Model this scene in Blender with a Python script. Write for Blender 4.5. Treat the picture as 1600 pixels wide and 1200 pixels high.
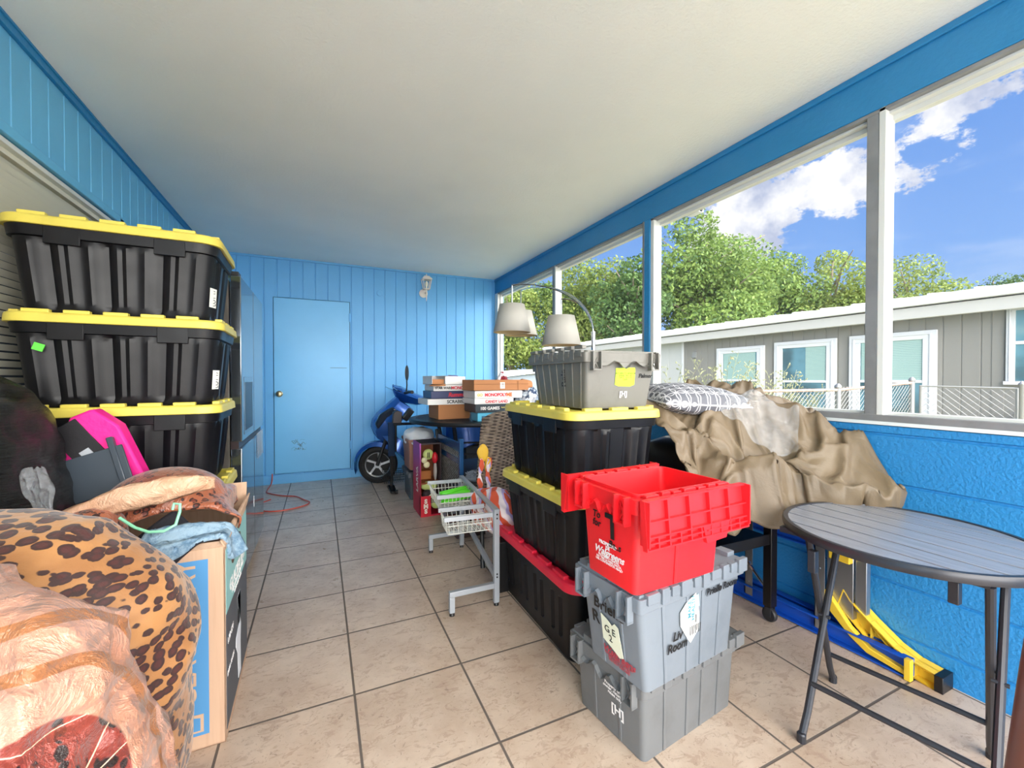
import bpy, bmesh, math, random
import numpy as np
from mathutils import Vector, Matrix, noise
for o in list(bpy.data.objects): bpy.data.objects.remove(o, do_unlink=True)
scene = bpy.context.scene
COL = scene.collection
PI = math.pi
R = math.radians

# ------------------------------------------------------------------ camera
cam_data = bpy.data.cameras.new('camera')
cam = bpy.data.objects.new('camera', cam_data); COL.objects.link(cam)
cam.location = (-0.1082, -1.6006, 1.1391)
cam.rotation_euler = (R(90) - 0.0124, 0, -0.4293)
cam_data.sensor_fit = 'HORIZONTAL'; cam_data.sensor_width = 36
cam_data.lens = 36 * 656.1 / 1600
cam_data.clip_start = 0.02; cam_data.clip_end = 400
scene.camera = cam

# ------------------------------------------------------------------ view and exposure
scene.view_settings.view_transform = 'Standard'
scene.view_settings.look = 'None'
scene.view_settings.exposure = 0.22
scene.view_settings.gamma = 1
scene.view_settings.use_curve_mapping = False

# ------------------------------------------------------------------ sky
world = bpy.data.worlds.new('sky'); scene.world = world; world.use_nodes = True
def build_sky():
    nt = world.node_tree; N = nt.nodes; L = nt.links; N.clear()
    def mk(t, **k):
        n = N.new(t)
        for a, b in k.items(): setattr(n, a, b)
        return n
    def math_(op, a, b=None, c=None, clamp=False):
        n = mk('ShaderNodeMath', operation=op, use_clamp=clamp)
        for i, v in enumerate((a, b, c)):
            if v is None: continue
            if isinstance(v, (int, float)): n.inputs[i].default_value = v
            else: L.new(v, n.inputs[i])
        return n.outputs[0]
    tc = mk('ShaderNodeTexCoord'); G = tc.outputs['Generated']
    sep = mk('ShaderNodeSeparateXYZ'); L.new(G, sep.inputs[0])
    z = sep.outputs[2]
    grad = mk('ShaderNodeValToRGB'); L.new(z, grad.inputs[0])
    e = grad.color_ramp.elements
    e[0].position = 0.0; e[0].color = (.40, .60, .88, 1)
    e[1].position = 0.9; e[1].color = (.07, .20, .62, 1)
    m = e.new(.22); m.color = (.23, .43, .86, 1)
    m = e.new(.45); m.color = (.14, .32, .78, 1)
    def fbm(scale, detail=8, rough=.6, off=0.0, st=(1, 1, 1)):
        mp = mk('ShaderNodeMapping'); L.new(G, mp.inputs[0])
        mp.inputs['Location'].default_value = (off, off * .7, off * .3)
        mp.inputs['Scale'].default_value = st
        n = mk('ShaderNodeTexNoise'); L.new(mp.outputs[0], n.inputs['Vector'])
        n.inputs['Scale'].default_value = scale; n.inputs['Detail'].default_value = detail
        n.inputs['Roughness'].default_value = rough
        return n.outputs['Fac']
    n1 = fbm(9.0, 12, .66, 3.1, (1, 1, 1.7))
    n2 = fbm(3.2, 8, .55, 8.3, (1, 1, 4.5))
    def blob(d, r0, r1):
        n = mk('ShaderNodeVectorMath', operation='DISTANCE'); L.new(G, n.inputs[0]); n.inputs[1].default_value = d
        mr = mk('ShaderNodeMapRange', interpolation_type='SMOOTHSTEP'); L.new(n.outputs['Value'], mr.inputs[0])
        mr.inputs[1].default_value = r0; mr.inputs[2].default_value = r1
        mr.inputs[3].default_value = 1; mr.inputs[4].default_value = 0
        return mr.outputs[0]
    b = math_('MAXIMUM', blob((.755, .570, .335), .02, .22), blob((.835, .425, .345), .01, .13))
    b = math_('MAXIMUM', b, math_('MULTIPLY', blob((.84, .30, .455), .01, .20), .72))
    # cumulus where the field and the noise agree
    f = math_('ADD', math_('MULTIPLY', b, .40), n1)
    cum = mk('ShaderNodeMapRange', interpolation_type='SMOOTHSTEP'); L.new(f, cum.inputs[0])
    cum.inputs[1].default_value = .70; cum.inputs[2].default_value = .77
    # thin high streaks
    st = mk('ShaderNodeMapRange', interpolation_type='SMOOTHSTEP'); L.new(n2, st.inputs[0])
    st.inputs[1].default_value = .50; st.inputs[2].default_value = .72
    st.inputs[4].default_value = .55
    sm = math_('MULTIPLY', st.outputs[0], math_('MULTIPLY', z, 2.2, clamp=True))
    mix1 = mk('ShaderNodeMix', data_type='RGBA'); L.new(sm, mix1.inputs[0])
    L.new(grad.outputs[0], mix1.inputs[6]); mix1.inputs[7].default_value = (.80, .88, 1.0, 1)
    shade = mk('ShaderNodeValToRGB'); L.new(fbm(10, 8, .6, 5.0), shade.inputs[0])
    s = shade.color_ramp.elements
    s[0].position = .38; s[0].color = (.50, .56, .74, 1); s[1].position = .58; s[1].color = (1.0, 1.0, 1.02, 1)
    mix2 = mk('ShaderNodeMix', data_type='RGBA'); L.new(cum.outputs[0], mix2.inputs[0])
    L.new(mix1.outputs[2], mix2.inputs[6]); L.new(shade.outputs[0], mix2.inputs[7])
    # added white sky glow out of view behind the camera, fill light for the porch
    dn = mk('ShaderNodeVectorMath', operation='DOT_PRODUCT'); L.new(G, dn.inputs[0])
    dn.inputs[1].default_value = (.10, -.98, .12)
    sky_fill = mk('ShaderNodeMapRange', interpolation_type='SMOOTHSTEP'); L.new(dn.outputs['Value'], sky_fill.inputs[0])
    sky_fill.inputs[1].default_value = .25; sky_fill.inputs[2].default_value = .65
    mix3 = mk('ShaderNodeMix', data_type='RGBA'); L.new(sky_fill.outputs[0], mix3.inputs[0])
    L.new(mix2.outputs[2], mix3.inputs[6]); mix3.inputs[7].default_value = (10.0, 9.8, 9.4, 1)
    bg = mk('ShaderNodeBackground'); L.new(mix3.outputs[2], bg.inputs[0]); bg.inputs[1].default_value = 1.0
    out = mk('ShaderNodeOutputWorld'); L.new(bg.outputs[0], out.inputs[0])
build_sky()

# ------------------------------------------------------------------ sun
sd = bpy.data.lights.new('sun', 'SUN'); sd.energy = 2.1; sd.angle = R(1.2); sd.color = (1, .95, .86)
sun = bpy.data.objects.new('sun', sd); COL.objects.link(sun)
sun.rotation_euler = Vector((.20, -.52, .83)).to_track_quat('Z', 'Y').to_euler()

# ------------------------------------------------------------------ materials
def lin(h):
    h = h.lstrip('#'); v = [int(h[i:i+2], 16) / 255 for i in (0, 2, 4)]
    return tuple(((c / 12.92) if c <= .04045 else ((c + .055) / 1.055) ** 2.4) for c in v) + (1,)
class Mat:
    """small node-building helper"""
    def __init__(s, name, col='#808080', rough=.6, metal=0, spec=.5):
        s.m = bpy.data.materials.new(name); s.m.use_nodes = True
        s.nt = s.m.node_tree; s.N = s.nt.nodes; s.L = s.nt.links
        s.b = s.N['Principled BSDF']
        s.c = lin(col) if isinstance(col, str) else col
        s.b.inputs['Base Color'].default_value = s.c
        s.b.inputs['Roughness'].default_value = rough
        s.b.inputs['Metallic'].default_value = metal
        s.b.inputs['Specular IOR Level'].default_value = spec
    def n(s, t, **k):
        x = s.N.new(t)
        for a, b in k.items(): setattr(x, a, b)
        return x
    def math(s, op, a, b=None, c=None, clamp=False):
        n = s.n('ShaderNodeMath', operation=op, use_clamp=clamp)
        for i, v in enumerate((a, b, c)):
            if v is None: continue
            if isinstance(v, (int, float)): n.inputs[i].default_value = v
            else: s.L.new(v, n.inputs[i])
        return n.outputs[0]
    def coord(s, scale=(1, 1, 1), rot=(0, 0, 0), loc=(0, 0, 0), world=False):
        mp = s.n('ShaderNodeMapping')
        if world:
            g = s.n('ShaderNodeNewGeometry'); s.L.new(g.outputs['Position'], mp.inputs[0])
        else:
            t = s.n('ShaderNodeTexCoord'); s.L.new(t.outputs['Object'], mp.inputs[0])
        mp.inputs['Scale'].default_value = scale; mp.inputs['Rotation'].default_value = rot
        mp.inputs['Location'].default_value = loc
        return mp.outputs[0]
    def noise(s, scale, detail=4, rough=.55, vec=None, dist=0):
        x = s.n('ShaderNodeTexNoise'); x.inputs['Scale'].default_value = scale
        x.inputs['Detail'].default_value = detail; x.inputs['Roughness'].default_value = rough
        x.inputs['Distortion'].default_value = dist
        s.L.new(vec if vec else s.coord(), x.inputs['Vector']); return x.outputs['Fac']
    def voro(s, scale, feature='F1', vec=None, rnd=1.0, out='Distance'):
        x = s.n('ShaderNodeTexVoronoi', feature=feature); x.inputs['Scale'].default_value = scale
        x.inputs['Randomness'].default_value = rnd
        s.L.new(vec if vec else s.coord(), x.inputs['Vector']); return x.outputs[out]
    def step(s, f, a, b, lo=0.0, hi=1.0):
        x = s.n('ShaderNodeMapRange', interpolation_type='SMOOTHSTEP'); s.L.new(f, x.inputs[0])
        x.inputs[1].default_value = a; x.inputs[2].default_value = b
        x.inputs[3].default_value = lo; x.inputs[4].default_value = hi; return x.outputs[0]
    def mix(s, f, a, b):
        x = s.n('ShaderNodeMix', data_type='RGBA')
        if isinstance(f, (int, float)): x.inputs[0].default_value = f
        else: s.L.new(f, x.inputs[0])
        for i, v in ((6, a), (7, b)):
            if isinstance(v, str): x.inputs[i].default_value = lin(v)
            elif isinstance(v, tuple): x.inputs[i].default_value = v
            else: s.L.new(v, x.inputs[i])
        return x.outputs[2]
    def base(s, c): s.L.new(c, s.b.inputs['Base Color']); return s
    def bump(s, f, strength=.3, dist=.01):
        x = s.n('ShaderNodeBump'); x.inputs['Strength'].default_value = strength
        x.inputs['Distance'].default_value = dist; s.L.new(f, x.inputs['Height'])
        s.L.new(x.outputs[0], s.b.inputs['Normal']); return s
    def set(s, k, v):
        if isinstance(v, (int, float, tuple)): s.b.inputs[k].default_value = v
        else: s.L.new(v, s.b.inputs[k])
        return s
def plain(name, col, rough=.5, metal=0, nb=None, var=None, spec=.5):
    """nb = (scale, strength, distance) bump; var = (scale, other colour, amount)"""
    m = Mat(name, col, rough, metal, spec)
    if var:
        m.base(m.mix(m.math('MULTIPLY', m.step(m.noise(var[0], 5), .35, .65), var[2]), col, var[1]))
    if nb: m.bump(m.noise(nb[0], 4), nb[1], nb[2])
    return m.m

# ------------------------------------------------------------------ mesh building
class MB:
    def __init__(s): s.v = []; s.f = []; s.mi = []; s.cur = 0
    def add(s, vs, fs):
        o = len(s.v); s.v += [tuple(p) for p in vs]
        for f in fs: s.f.append(tuple(o + i for i in f)); s.mi.append(s.cur)
        return s
    def bx(s, x0, x1, y0, y1, z0, z1, M=None):
        vs = [(x, y, z) for z in (z0, z1) for y in (y0, y1) for x in (x0, x1)]
        if M is not None: vs = [M @ Vector(p) for p in vs]
        return s.add(vs, [(0, 2, 3, 1), (4, 5, 7, 6), (0, 1, 5, 4), (2, 6, 7, 3), (0, 4, 6, 2), (1, 3, 7, 5)])
    def bar(s, a, b, w, h, up=(0, 0, 1)):
        a = Vector(a); b = Vector(b); d = (b - a).normalized(); u = Vector(up)
        if abs(d.dot(u)) > .98: u = Vector((0, 1, 0))
        r = d.cross(u).normalized(); u = r.cross(d).normalized()
        vs = []
        for p in (a, b):
            for i, j in ((-1, -1), (1, -1), (1, 1), (-1, 1)): vs.append(p + r * i * w / 2 + u * j * h / 2)
        return s.add(vs, [(0, 1, 2, 3), (7, 6, 5, 4), (0, 4, 5, 1), (1, 5, 6, 2), (2, 6, 7, 3), (3, 7, 4, 0)])
    def tube(s, pts, r, n=8, caps=True, closed=False):
        pts = [Vector(p) for p in pts]; m = len(pts)
        rs = r if isinstance(r, (list, tuple)) else [r] * m
        rings = []; prev = None
        for i, p in enumerate(pts):
            if closed: d = (pts[(i + 1) % m] - pts[i - 1])
            else: d = (pts[min(i + 1, m - 1)] - pts[max(i - 1, 0)])
            d = d.normalized()
            if prev is None:
                u = Vector((0, 0, 1)) if abs(d.z) < .9 else Vector((1, 0, 0))
                u = (u - d * u.dot(d)).normalized()
            else:
                u = (prev - d * prev.dot(d)).normalized()
            prev = u; w = d.cross(u)
            rings.append([p + (u * math.cos(t) + w * math.sin(t)) * rs[i] for t in [2 * PI * k / n for k in range(n)]])
        return s.loft(rings, caps and not closed, caps and not closed, closed)
    def loft(s, rings, c0=True, c1=True, closed=False):
        n = len(rings[0]); m = len(rings); vs = [p for r in rings for p in r]; fs = []
        for i in range(m if closed else m - 1):
            a = i * n; b = ((i + 1) % m) * n
            for k in range(n):
                k2 = (k + 1) % n
                fs.append((a + k, a + k2, b + k2, b + k))
        if c0: fs.append(tuple(range(n - 1, -1, -1)))
        if c1: fs.append(tuple((m - 1) * n + k for k in range(n)))
        return s.add(vs, fs)
    def lathe(s, prof, c=(0, 0, 0), n=24, M=None):
        rings = []
        for r, z in prof:
            ring = [Vector((c[0] + r * math.cos(2 * PI * k / n), c[1] + r * math.sin(2 * PI * k / n), c[2] + z)) for k in range(n)]
            if M is not None: ring = [M @ p for p in ring]
            rings.append(ring)
        return s.loft(rings)
    def prism(s, poly, d0, d1, ax='z'):
        """poly in the two other axes, extruded along ax"""
        def P(a, b, d): return {'z': (a, b, d), 'y': (a, d, b), 'x': (d, a, b)}[ax]
        n = len(poly); vs = [P(a, b, d0) for a, b in poly] + [P(a, b, d1) for a, b in poly]
        fs = [tuple(range(n - 1, -1, -1)), tuple(range(n, 2 * n))] + [(k, (k + 1) % n, n + (k + 1) % n, n + k) for k in range(n)]
        return s.add(vs, fs)
    def grid(s, P, wrap=False):
        nx = len(P); ny = len(P[0]); vs = [p for r in P for p in r]; fs = []
        for i in range(nx - 1):
            for j in range(ny if wrap else ny - 1):
                j2 = (j + 1) % ny
                fs.append((i * ny + j, (i + 1) * ny + j, (i + 1) * ny + j2, i * ny + j2))
        return s.add(vs, fs)
    def build(s, name, mats, parent=None, loc=None, bevel=0, smooth=True, angle=35, solid=0, M=None, sub=0):
        me = bpy.data.meshes.new(name)
        v = s.v if M is None else [tuple(M @ Vector(p)) for p in s.v]
        me.from_pydata(v, [], s.f)
        bm = bmesh.new(); bm.from_mesh(me); bmesh.ops.recalc_face_normals(bm, faces=bm.faces); bm.to_mesh(me); bm.free()
        if not isinstance(mats, (list, tuple)): mats = [mats]
        for m in mats: me.materials.append(m)
        if len(mats) > 1: me.polygons.foreach_set('material_index', s.mi)
        if smooth:
            me.polygons.foreach_set('use_smooth', [True] * len(me.polygons))
            me.set_sharp_from_angle(angle=R(angle))
        o = bpy.data.objects.new(name, me); COL.objects.link(o)
        if parent is not None: o.parent = parent
        if loc is not None: o.location = loc
        if solid:
            md = o.modifiers.new('solid', 'SOLIDIFY'); md.thickness = solid; md.offset = 0
        if sub:
            md = o.modifiers.new('sub', 'SUBSURF'); md.levels = sub; md.render_levels = sub
        if bevel:
            md = o.modifiers.new('bevel', 'BEVEL'); md.width = bevel; md.segments = 2; md.limit_method = 'ANGLE'; md.angle_limit = R(40)
            md.harden_normals = False
        return o
def tag(o, label, cat, group=None, kind=None):
    o['label'] = label; o['category'] = cat
    if group: o['group'] = group
    if kind: o['kind'] = kind
    return o
def thing(name, label, cat, loc=(0, 0, 0), rz=0, group=None):
    o = bpy.data.objects.new(name, None); COL.objects.link(o); o.location = loc; o.rotation_euler = (0, 0, rz)
    o.empty_display_size = .05
    return tag(o, label, cat, group)
def struct(o, label=None):
    o['kind'] = 'structure'
    if label: o['label'] = label
    return o
def clone(root, loc=None, rz=None, label=None, scale=None):
    r = root.copy(); COL.objects.link(r)
    if loc is not None: r.location = loc
    if rz is not None: r.rotation_euler = (0, 0, rz)
    if scale is not None: r.scale = scale
    if label: r['label'] = label
    for ch in [c for c in scene.objects if c.parent == root]:
        c = ch.copy(); COL.objects.link(c); c.parent = r
        for g in [q for q in scene.objects if q.parent == ch]:
            d = g.copy(); COL.objects.link(d); d.parent = c
    return r
def lettering(body, size, mat, parent, origin, xdir, ydir, name='lettering', shear=0, bold=0, align='CENTER', lift=.0012, sx=1.0, ext=0.0004):
    """flat letters lying on the face through origin spanned by xdir (reading direction) and ydir (up)"""
    cu = bpy.data.curves.new('letters', 'FONT'); cu.body = body; cu.size = size; cu.shear = shear; cu.offset = bold
    cu.align_x = align; cu.align_y = 'CENTER'; cu.extrude = ext; cu.space_line = .85
    tmp = bpy.data.objects.new('letters', cu); COL.objects.link(tmp)
    dg = bpy.context.evaluated_depsgraph_get()
    me = bpy.data.meshes.new_from_object(tmp.evaluated_get(dg)); bpy.data.objects.remove(tmp)
    x = Vector(xdir).normalized(); y = Vector(ydir).normalized(); z = x.cross(y).normalized(); y = z.cross(x)
    M = Matrix((( x.x * sx, y.x, z.x), (x.y * sx, y.y, z.y), (x.z * sx, y.z, z.z))).to_4x4()
    M.translation = Vector(origin) + z * lift
    me.transform(M); me.materials.clear(); me.materials.append(mat)
    o = bpy.data.objects.new(name, me); COL.objects.link(o); o.parent = parent
    return o

# ------------------------------------------------------------------ cloth that is let fall on what carries it
def fall(P, rest, solve, steps=90, iters=6, g=.0009, damp=.96, fric=.6, bend=.35, pins=None, grow=None):
    """P: (nx, ny, 3) start; rest: grid spacing; solve(P) pushes points out of solids and returns (P, touching mask)"""
    P = P.astype(float); Q = P.copy(); p0 = P.copy()
    cons = []
    def C(a, b, L, k): cons.append((a, b, L, k))
    S = slice
    for par in (0, 1):
        C((S(par, -1, 2), S(None)), (S(par + 1, None, 2), S(None)), rest, 1)
        C((S(None), S(par, -1, 2)), (S(None), S(par + 1, None, 2)), rest, 1)
    for par in (0, 1):
        C((S(par, -1, 2), S(0, -1)), (S(par + 1, None, 2), S(1, None)), rest * 1.4142, .45)
        C((S(par, -1, 2), S(1, None)), (S(par + 1, None, 2), S(0, -1)), rest * 1.4142, .45)
    if bend:
        for par in (0, 1):
            C((S(par * 2, -2, 4), S(None)), (S(par * 2 + 2, None, 4), S(None)), rest * 2, bend)
            C((S(None), S(par * 2, -2, 4)), (S(None), S(par * 2 + 2, None, 4)), rest * 2, bend)
    if grow:        # keep the sheet's own spacing, times grow, so that it is too large for its place and buckles
        c2 = []
        for a, b, L, k in cons:
            A = P[a]; B = P[b]; n0 = min(A.shape[0], B.shape[0]); n1 = min(A.shape[1], B.shape[1])
            c2.append((a, b, np.linalg.norm(B[:n0, :n1] - A[:n0, :n1], axis=-1, keepdims=True) * grow, k))
        cons = c2
    for st in range(steps):
        V = (P - Q) * damp; Q = P.copy(); P = P + V; P[..., 2] -= g
        for it in range(iters):
            for a, b, L, k in cons:
                A = P[a]; B = P[b]
                n0 = min(A.shape[0], B.shape[0]); n1 = min(A.shape[1], B.shape[1])
                A = A[:n0, :n1]; B = B[:n0, :n1]
                d = B - A; l = np.linalg.norm(d, axis=-1, keepdims=True) + 1e-9
                c = d * ((l - L) / l * .5 * k)
                P[a][:n0, :n1] += c; P[b][:n0, :n1] -= c
            if pins is not None: P[pins] = p0[pins]
            if it % 2 == 1: P, t = solve(P)
        P, t = solve(P)
        Q[t] = Q[t] * (1 - fric) + P[t] * fric
    return P
def solids(items, floor=0.006):
    """items: ('box',x0,x1,y0,y1,z0,z1) | ('ell',cx,cy,cz,rx,ry,rz) | ('half',axis,sign,val)"""
    def f(P):
        T = P[..., 2] < floor; P[..., 2] = np.maximum(P[..., 2], floor)
        for it in items:
            if it[0] == 'box':
                lo = np.array(it[1::2][:3]); hi = np.array(it[2::2][:3])
                ins = np.all((P > lo) & (P < hi), axis=-1)
                if ins.any():
                    p = P[ins]; d = np.concatenate([p - lo, hi - p], axis=1)
                    if len(it) > 7: d[:, 2] = 9
                    k = d.argmin(1)
                    for q in range(len(p)):
                        kk = k[q]
                        if kk < 3: p[q, kk] = lo[kk]
                        else: p[q, kk - 3] = hi[kk - 3]
                    P[ins] = p; T = T | ins
            elif it[0] == 'ell':
                c = np.array(it[1:4]); r = np.array(it[4:7]); d = (P - c) / r
                l = np.linalg.norm(d, axis=-1); ins = l < 1
                if ins.any():
                    P[ins] = c + r * d[ins] / np.maximum(l[ins], 1e-6)[:, None]; T = T | ins
            elif it[0] == 'half':
                ax, sg, val = it[1:4]; ins = sg * (P[..., ax] - val) > 0
                P[..., ax] = np.where(ins, val, P[..., ax]); T = T | ins
        return P, T
    return f
def over_mound(base, lift=0.0):
    """keeps a sheet outside the mound it started on: base (nx, ny, 3) with outward normals"""
    def nrm(P):
        du = np.gradient(P, axis=0); dv = np.gradient(P, axis=1); n = np.cross(du, dv)
        return n / (np.linalg.norm(n, axis=-1, keepdims=True) + 1e-9)
    N = nrm(base)
    if N[..., 2].mean() < 0: N = -N
    def f(P):
        d = ((P - base) * N).sum(-1); ins = d < lift
        P = P + N * np.where(ins, lift - d, 0)[..., None]
        return P, ins
    return f
def sheet(nx, ny, rest, c, ang=0, amp=.02, seed=0, gap=1.0, tilt=(0, 0), freq=5.0):
    """a rumpled flat sheet to start from; gap < 1 starts it pushed together, so it buckles into folds"""
    rs = np.random.RandomState(seed); P = np.zeros((nx, ny, 3))
    ca, sa = math.cos(ang), math.sin(ang)
    for i in range(nx):
        for j in range(ny):
            u = (i - (nx - 1) / 2) * rest * gap; v = (j - (ny - 1) / 2) * rest * gap
            z = amp * noise.noise(Vector((u * freq + seed * 7.3, v * freq, seed * 1.7))) * 2 + u * tilt[0] + v * tilt[1]
            P[i, j] = (c[0] + u * ca - v * sa, c[1] + u * sa + v * ca, c[2] + z)
    P += rs.randn(nx, ny, 3) * .0015
    return P
def cloth_obj(name, P, mats, parent=None, solid=.004, sub=1, mid=None):
    b = MB(); b.grid(P.tolist())
    if mid: b.mi = [mid(i) for i in range(len(b.f))]
    o = b.build(name, mats, parent, smooth=True, angle=180, solid=solid, sub=sub)
    return o
def with_uv(o, nx, ny):
    """sheet coordinates for patterns woven into the cloth"""
    me = o.data; uv = me.uv_layers.new(name='cloth'); n = len(me.loops)
    vi = np.zeros(n, dtype=np.int32); me.loops.foreach_get('vertex_index', vi)
    a = np.zeros((n, 2)); a[:, 0] = (vi // ny) / (nx - 1); a[:, 1] = (vi % ny) / (ny - 1)
    uv.data.foreach_set('uv', a.ravel()); return o

# ================================================================== THE ROOM
XL, XR, YB, ZC = -1.142, 2.01, 3.575, 2.448
YR = -3.3
BLUE = '#58a9de'
def wall_paint(name, col, bs=60, st=.25, dist=.003):
    m = Mat(name, col, .42)
    v = m.coord(world=True)
    m.base(m.mix(m.math('MULTIPLY', m.step(m.noise(2.2, 4, vec=v), .3, .7), .22), col, '#4a98cf'))
    m.bump(m.noise(bs, 5, .6, vec=v), st, dist)
    return m.m
paint_back = wall_paint('blue painted panelling', '#60ade5')
paint_left = wall_paint('lighter blue painted panelling', '#6cbbe6')
paint_beam = wall_paint('deep blue painted beam', '#1f80b8', 38, .5, .005)
m = Mat('blue painted block wall', '#2c86c6', .40); v = m.coord(world=True)
m.bump(m.math('ADD', m.noise(85, 3, .5, vec=v), m.math('MULTIPLY', m.noise(30, 2, vec=v), .35)), .6, .006)
paint_block = m.m
# ---- floor
m = Mat('beige ceramic floor tiles', '#c9b5a3', .33)
v = m.coord(world=True)
sep = m.n('ShaderNodeSeparateXYZ'); m.L.new(v, sep.inputs[0])
def saw(x):
    f = m.math('FRACT', m.math('ADD', m.math('MULTIPLY', x, 2.5), 100.0))
    return m.math('MINIMUM', f, m.math('SUBTRACT', 1.0, f))
g = m.math('MINIMUM', saw(sep.outputs[0]), saw(sep.outputs[1]))
grout = m.step(g, .007, .013, 1, 0)
cell = m.n('ShaderNodeTexWhiteNoise', noise_dimensions='2D')
fl = m.n('ShaderNodeVectorMath', operation='FLOOR'); sc = m.n('ShaderNodeVectorMath', operation='SCALE'); sc.inputs['Scale'].default_value = 2.5
m.L.new(v, sc.inputs[0]); m.L.new(sc.outputs[0], fl.inputs[0]); m.L.new(fl.outputs[0], cell.inputs['Vector'])
c = m.mix(m.step(m.noise(4.5, 6, .65, vec=v), .3, .7), '#d3bfac', '#bba490')
c = m.mix(m.math('MULTIPLY', m.step(m.noise(16, 6, .7, vec=m.coord((1, 1.8, 1), (0, 0, .5), world=True), dist=1.2), .52, .62), .45), c, '#9c7f6c')
c = m.mix(m.math('MULTIPLY', m.step(m.noise(38, 5, .7, vec=v, dist=2), .60, .66), .6), c, '#7c6555')
c = m.mix(m.math('MULTIPLY', cell.outputs['Value'], .16), c, '#a9927f')
c = m.mix(m.step(m.voro(5.5, vec=v), .012, .02, 1, 0), c, '#4a3c34')
c = m.mix(grout, c, '#655b54')
m.base(c)
m.set('Roughness', m.math('ADD', m.math('MULTIPLY', grout, .45), m.math('ADD', m.math('MULTIPLY', m.noise(20, 4, vec=v), .22), .20)))
m.bump(m.math('SUBTRACT', m.math('MULTIPLY', m.noise(60, 3, vec=v), .12), grout), .35, .004)
b = MB(); b.bx(XL - .1, XR + .14, YR, YB + .1, -.15, 0)
struct(b.build('floor', m.m, smooth=False), 'beige ceramic tile floor with dark grout')
# ---- ceiling (with the roof slab that reaches out over the window side)
m = Mat('off white textured ceiling', '#dcdcd2', .85); v = m.coord(world=True)
m.base(m.mix(m.step(m.noise(1.1, 3, vec=v), .3, .7), '#f8f9f2', '#f0f2ec'))
m.bump(m.noise(70, 4, .6, vec=v), .35, .006); ceil_m = m.m
b = MB(); b.bx(XL - .1, XR + .02, YR + .2, YB + .1, ZC, ZC + .18)
struct(b.build('ceiling', ceil_m, smooth=False), 'smooth off-white ceiling')
soffit_m = plain('white painted soffit', '#d8dad0', .7, nb=(30, .2, .003))
b = MB(); b.bx(XR + .13, 2.52, YR + .2, YB + .9, ZC + .02, ZC + .17)
b.bx(2.50, 2.53, YR + .2, YB + .9, ZC - .02, ZC + .19)
struct(b.build('roof_overhang', soffit_m, smooth=False), 'white eave overhang outside the screens')
# ---- back wall: boards with grooves; a doorway is cut out of it
def boards(xs, d0, depth, gw=.006):
    """cross-section of grooved boards: list of (x, offset)"""
    prof = []
    for i, x in enumerate(xs):
        prof += [(x - gw, 0), (x - gw * .4, depth), (x + gw * .4, depth), (x + gw, 0)]
    return prof
gx = [.226 + .1245 * k for k in range(-11, 15)]
gx = [x for x in gx if XL + .02 < x < XR - .02]
b = MB()
D0, D1, DT = -.562, .212, 2.022
def slab(x0, x1, z0, z1):
    pr = [(x0, 0)] + [p for p in boards(gx, 0, .007) if x0 < p[0] < x1] + [(x1, 0)]
    n = len(pr)
    vs = [(x, YB + d, z0) for x, d in pr] + [(x, YB + d, z1) for x, d in pr]
    b.add(vs, [(k, k + 1, n + k + 1, n + k) for k in range(n - 1)])
slab(XL, D0, 0, ZC); slab(D0, D1, DT, ZC); slab(D1, XR + .13, 0, ZC); slab(D0, D1, 0, .105)
b.bx(XL - .1, XR + .14, YB + .06, YB + .12, 0, ZC + .1)
struct(b.build('wall_back', paint_back, smooth=False), 'light blue grooved panel wall')
b = MB(); b.bx(D1, XR, YB - .010, YB - .001, 0, .085); b.bx(XL, D1, YB - .012, YB - .001, 0, .098)
struct(b.build('baseboard_back', paint_back, bevel=.002), 'blue baseboard under the panelled wall')
b = MB(); b.bx(XL, XR, YB - .018, YB - .001, ZC - .022, ZC)
struct(b.build('trim_1', paint_back, bevel=.002), 'thin blue trim where back wall meets ceiling')
# door
door_m = Mat('blue painted door', '#69b9ec', .35); v = door_m.coord(world=True)
c = door_m.mix(door_m.math('MULTIPLY', door_m.step(door_m.noise(3, 5, vec=v), .4, .7), .15), '#69b9ec', '#549fd4')
# a scribble near the foot of the door and a scratch at hinge height
sp = door_m.n('ShaderNodeSeparateXYZ'); door_m.L.new(v, sp.inputs[0])
def band(o, a, b_, s=.02): return door_m.math('MULTIPLY', door_m.step(o, a, a + s), door_m.step(o, b_ - s, b_, 1, 0))
reg = door_m.math('MULTIPLY', band(sp.outputs[0], -.40, -.24), band(sp.outputs[2], .345, .48))
scr = door_m.math('MULTIPLY', reg, door_m.step(door_m.math('ABSOLUTE', door_m.math('SUBTRACT', door_m.noise(16, 3, .6, vec=v), .5)), .010, .022, 1, 0))
c = door_m.mix(scr, c, '#3a5f7c')
c = door_m.mix(door_m.math('MULTIPLY', band(sp.outputs[0], -.01, .185), band(sp.outputs[2], 1.255, 1.272, .008)), c, '#3f7fae')
door_m.base(c); door_m.bump(door_m.noise(50, 4, vec=v), .1, .002)
b = MB(); b.bx(D0 + .006, D1 - .006, YB - .004, YB + .03, .110, DT - .006)
door = struct(b.build('door_1', door_m.m, bevel=.002), 'flush light blue door in the back wall')
brass = plain('worn brass', '#8f8468', .28, 1); dark = plain('black plastic', '#141416', .35)
chrome = plain('chrome', '#c9ccd2', .12, 1); silver = plain('grey painted metal', '#b9bdc4', .38, .3)
b = MB(); MY = Matrix.Translation((-.507, YB - .004, .975)) @ Matrix.Rotation(R(90), 4, 'X')
b.lathe([(.001, 0), (.034, 0), (.034, .006), (.014, .012), (.012, .03), (.024, .038), (.029, .05), (.024, .062), (.001, .066)], M=MY)
b.build('door_knob', brass, door)
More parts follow.
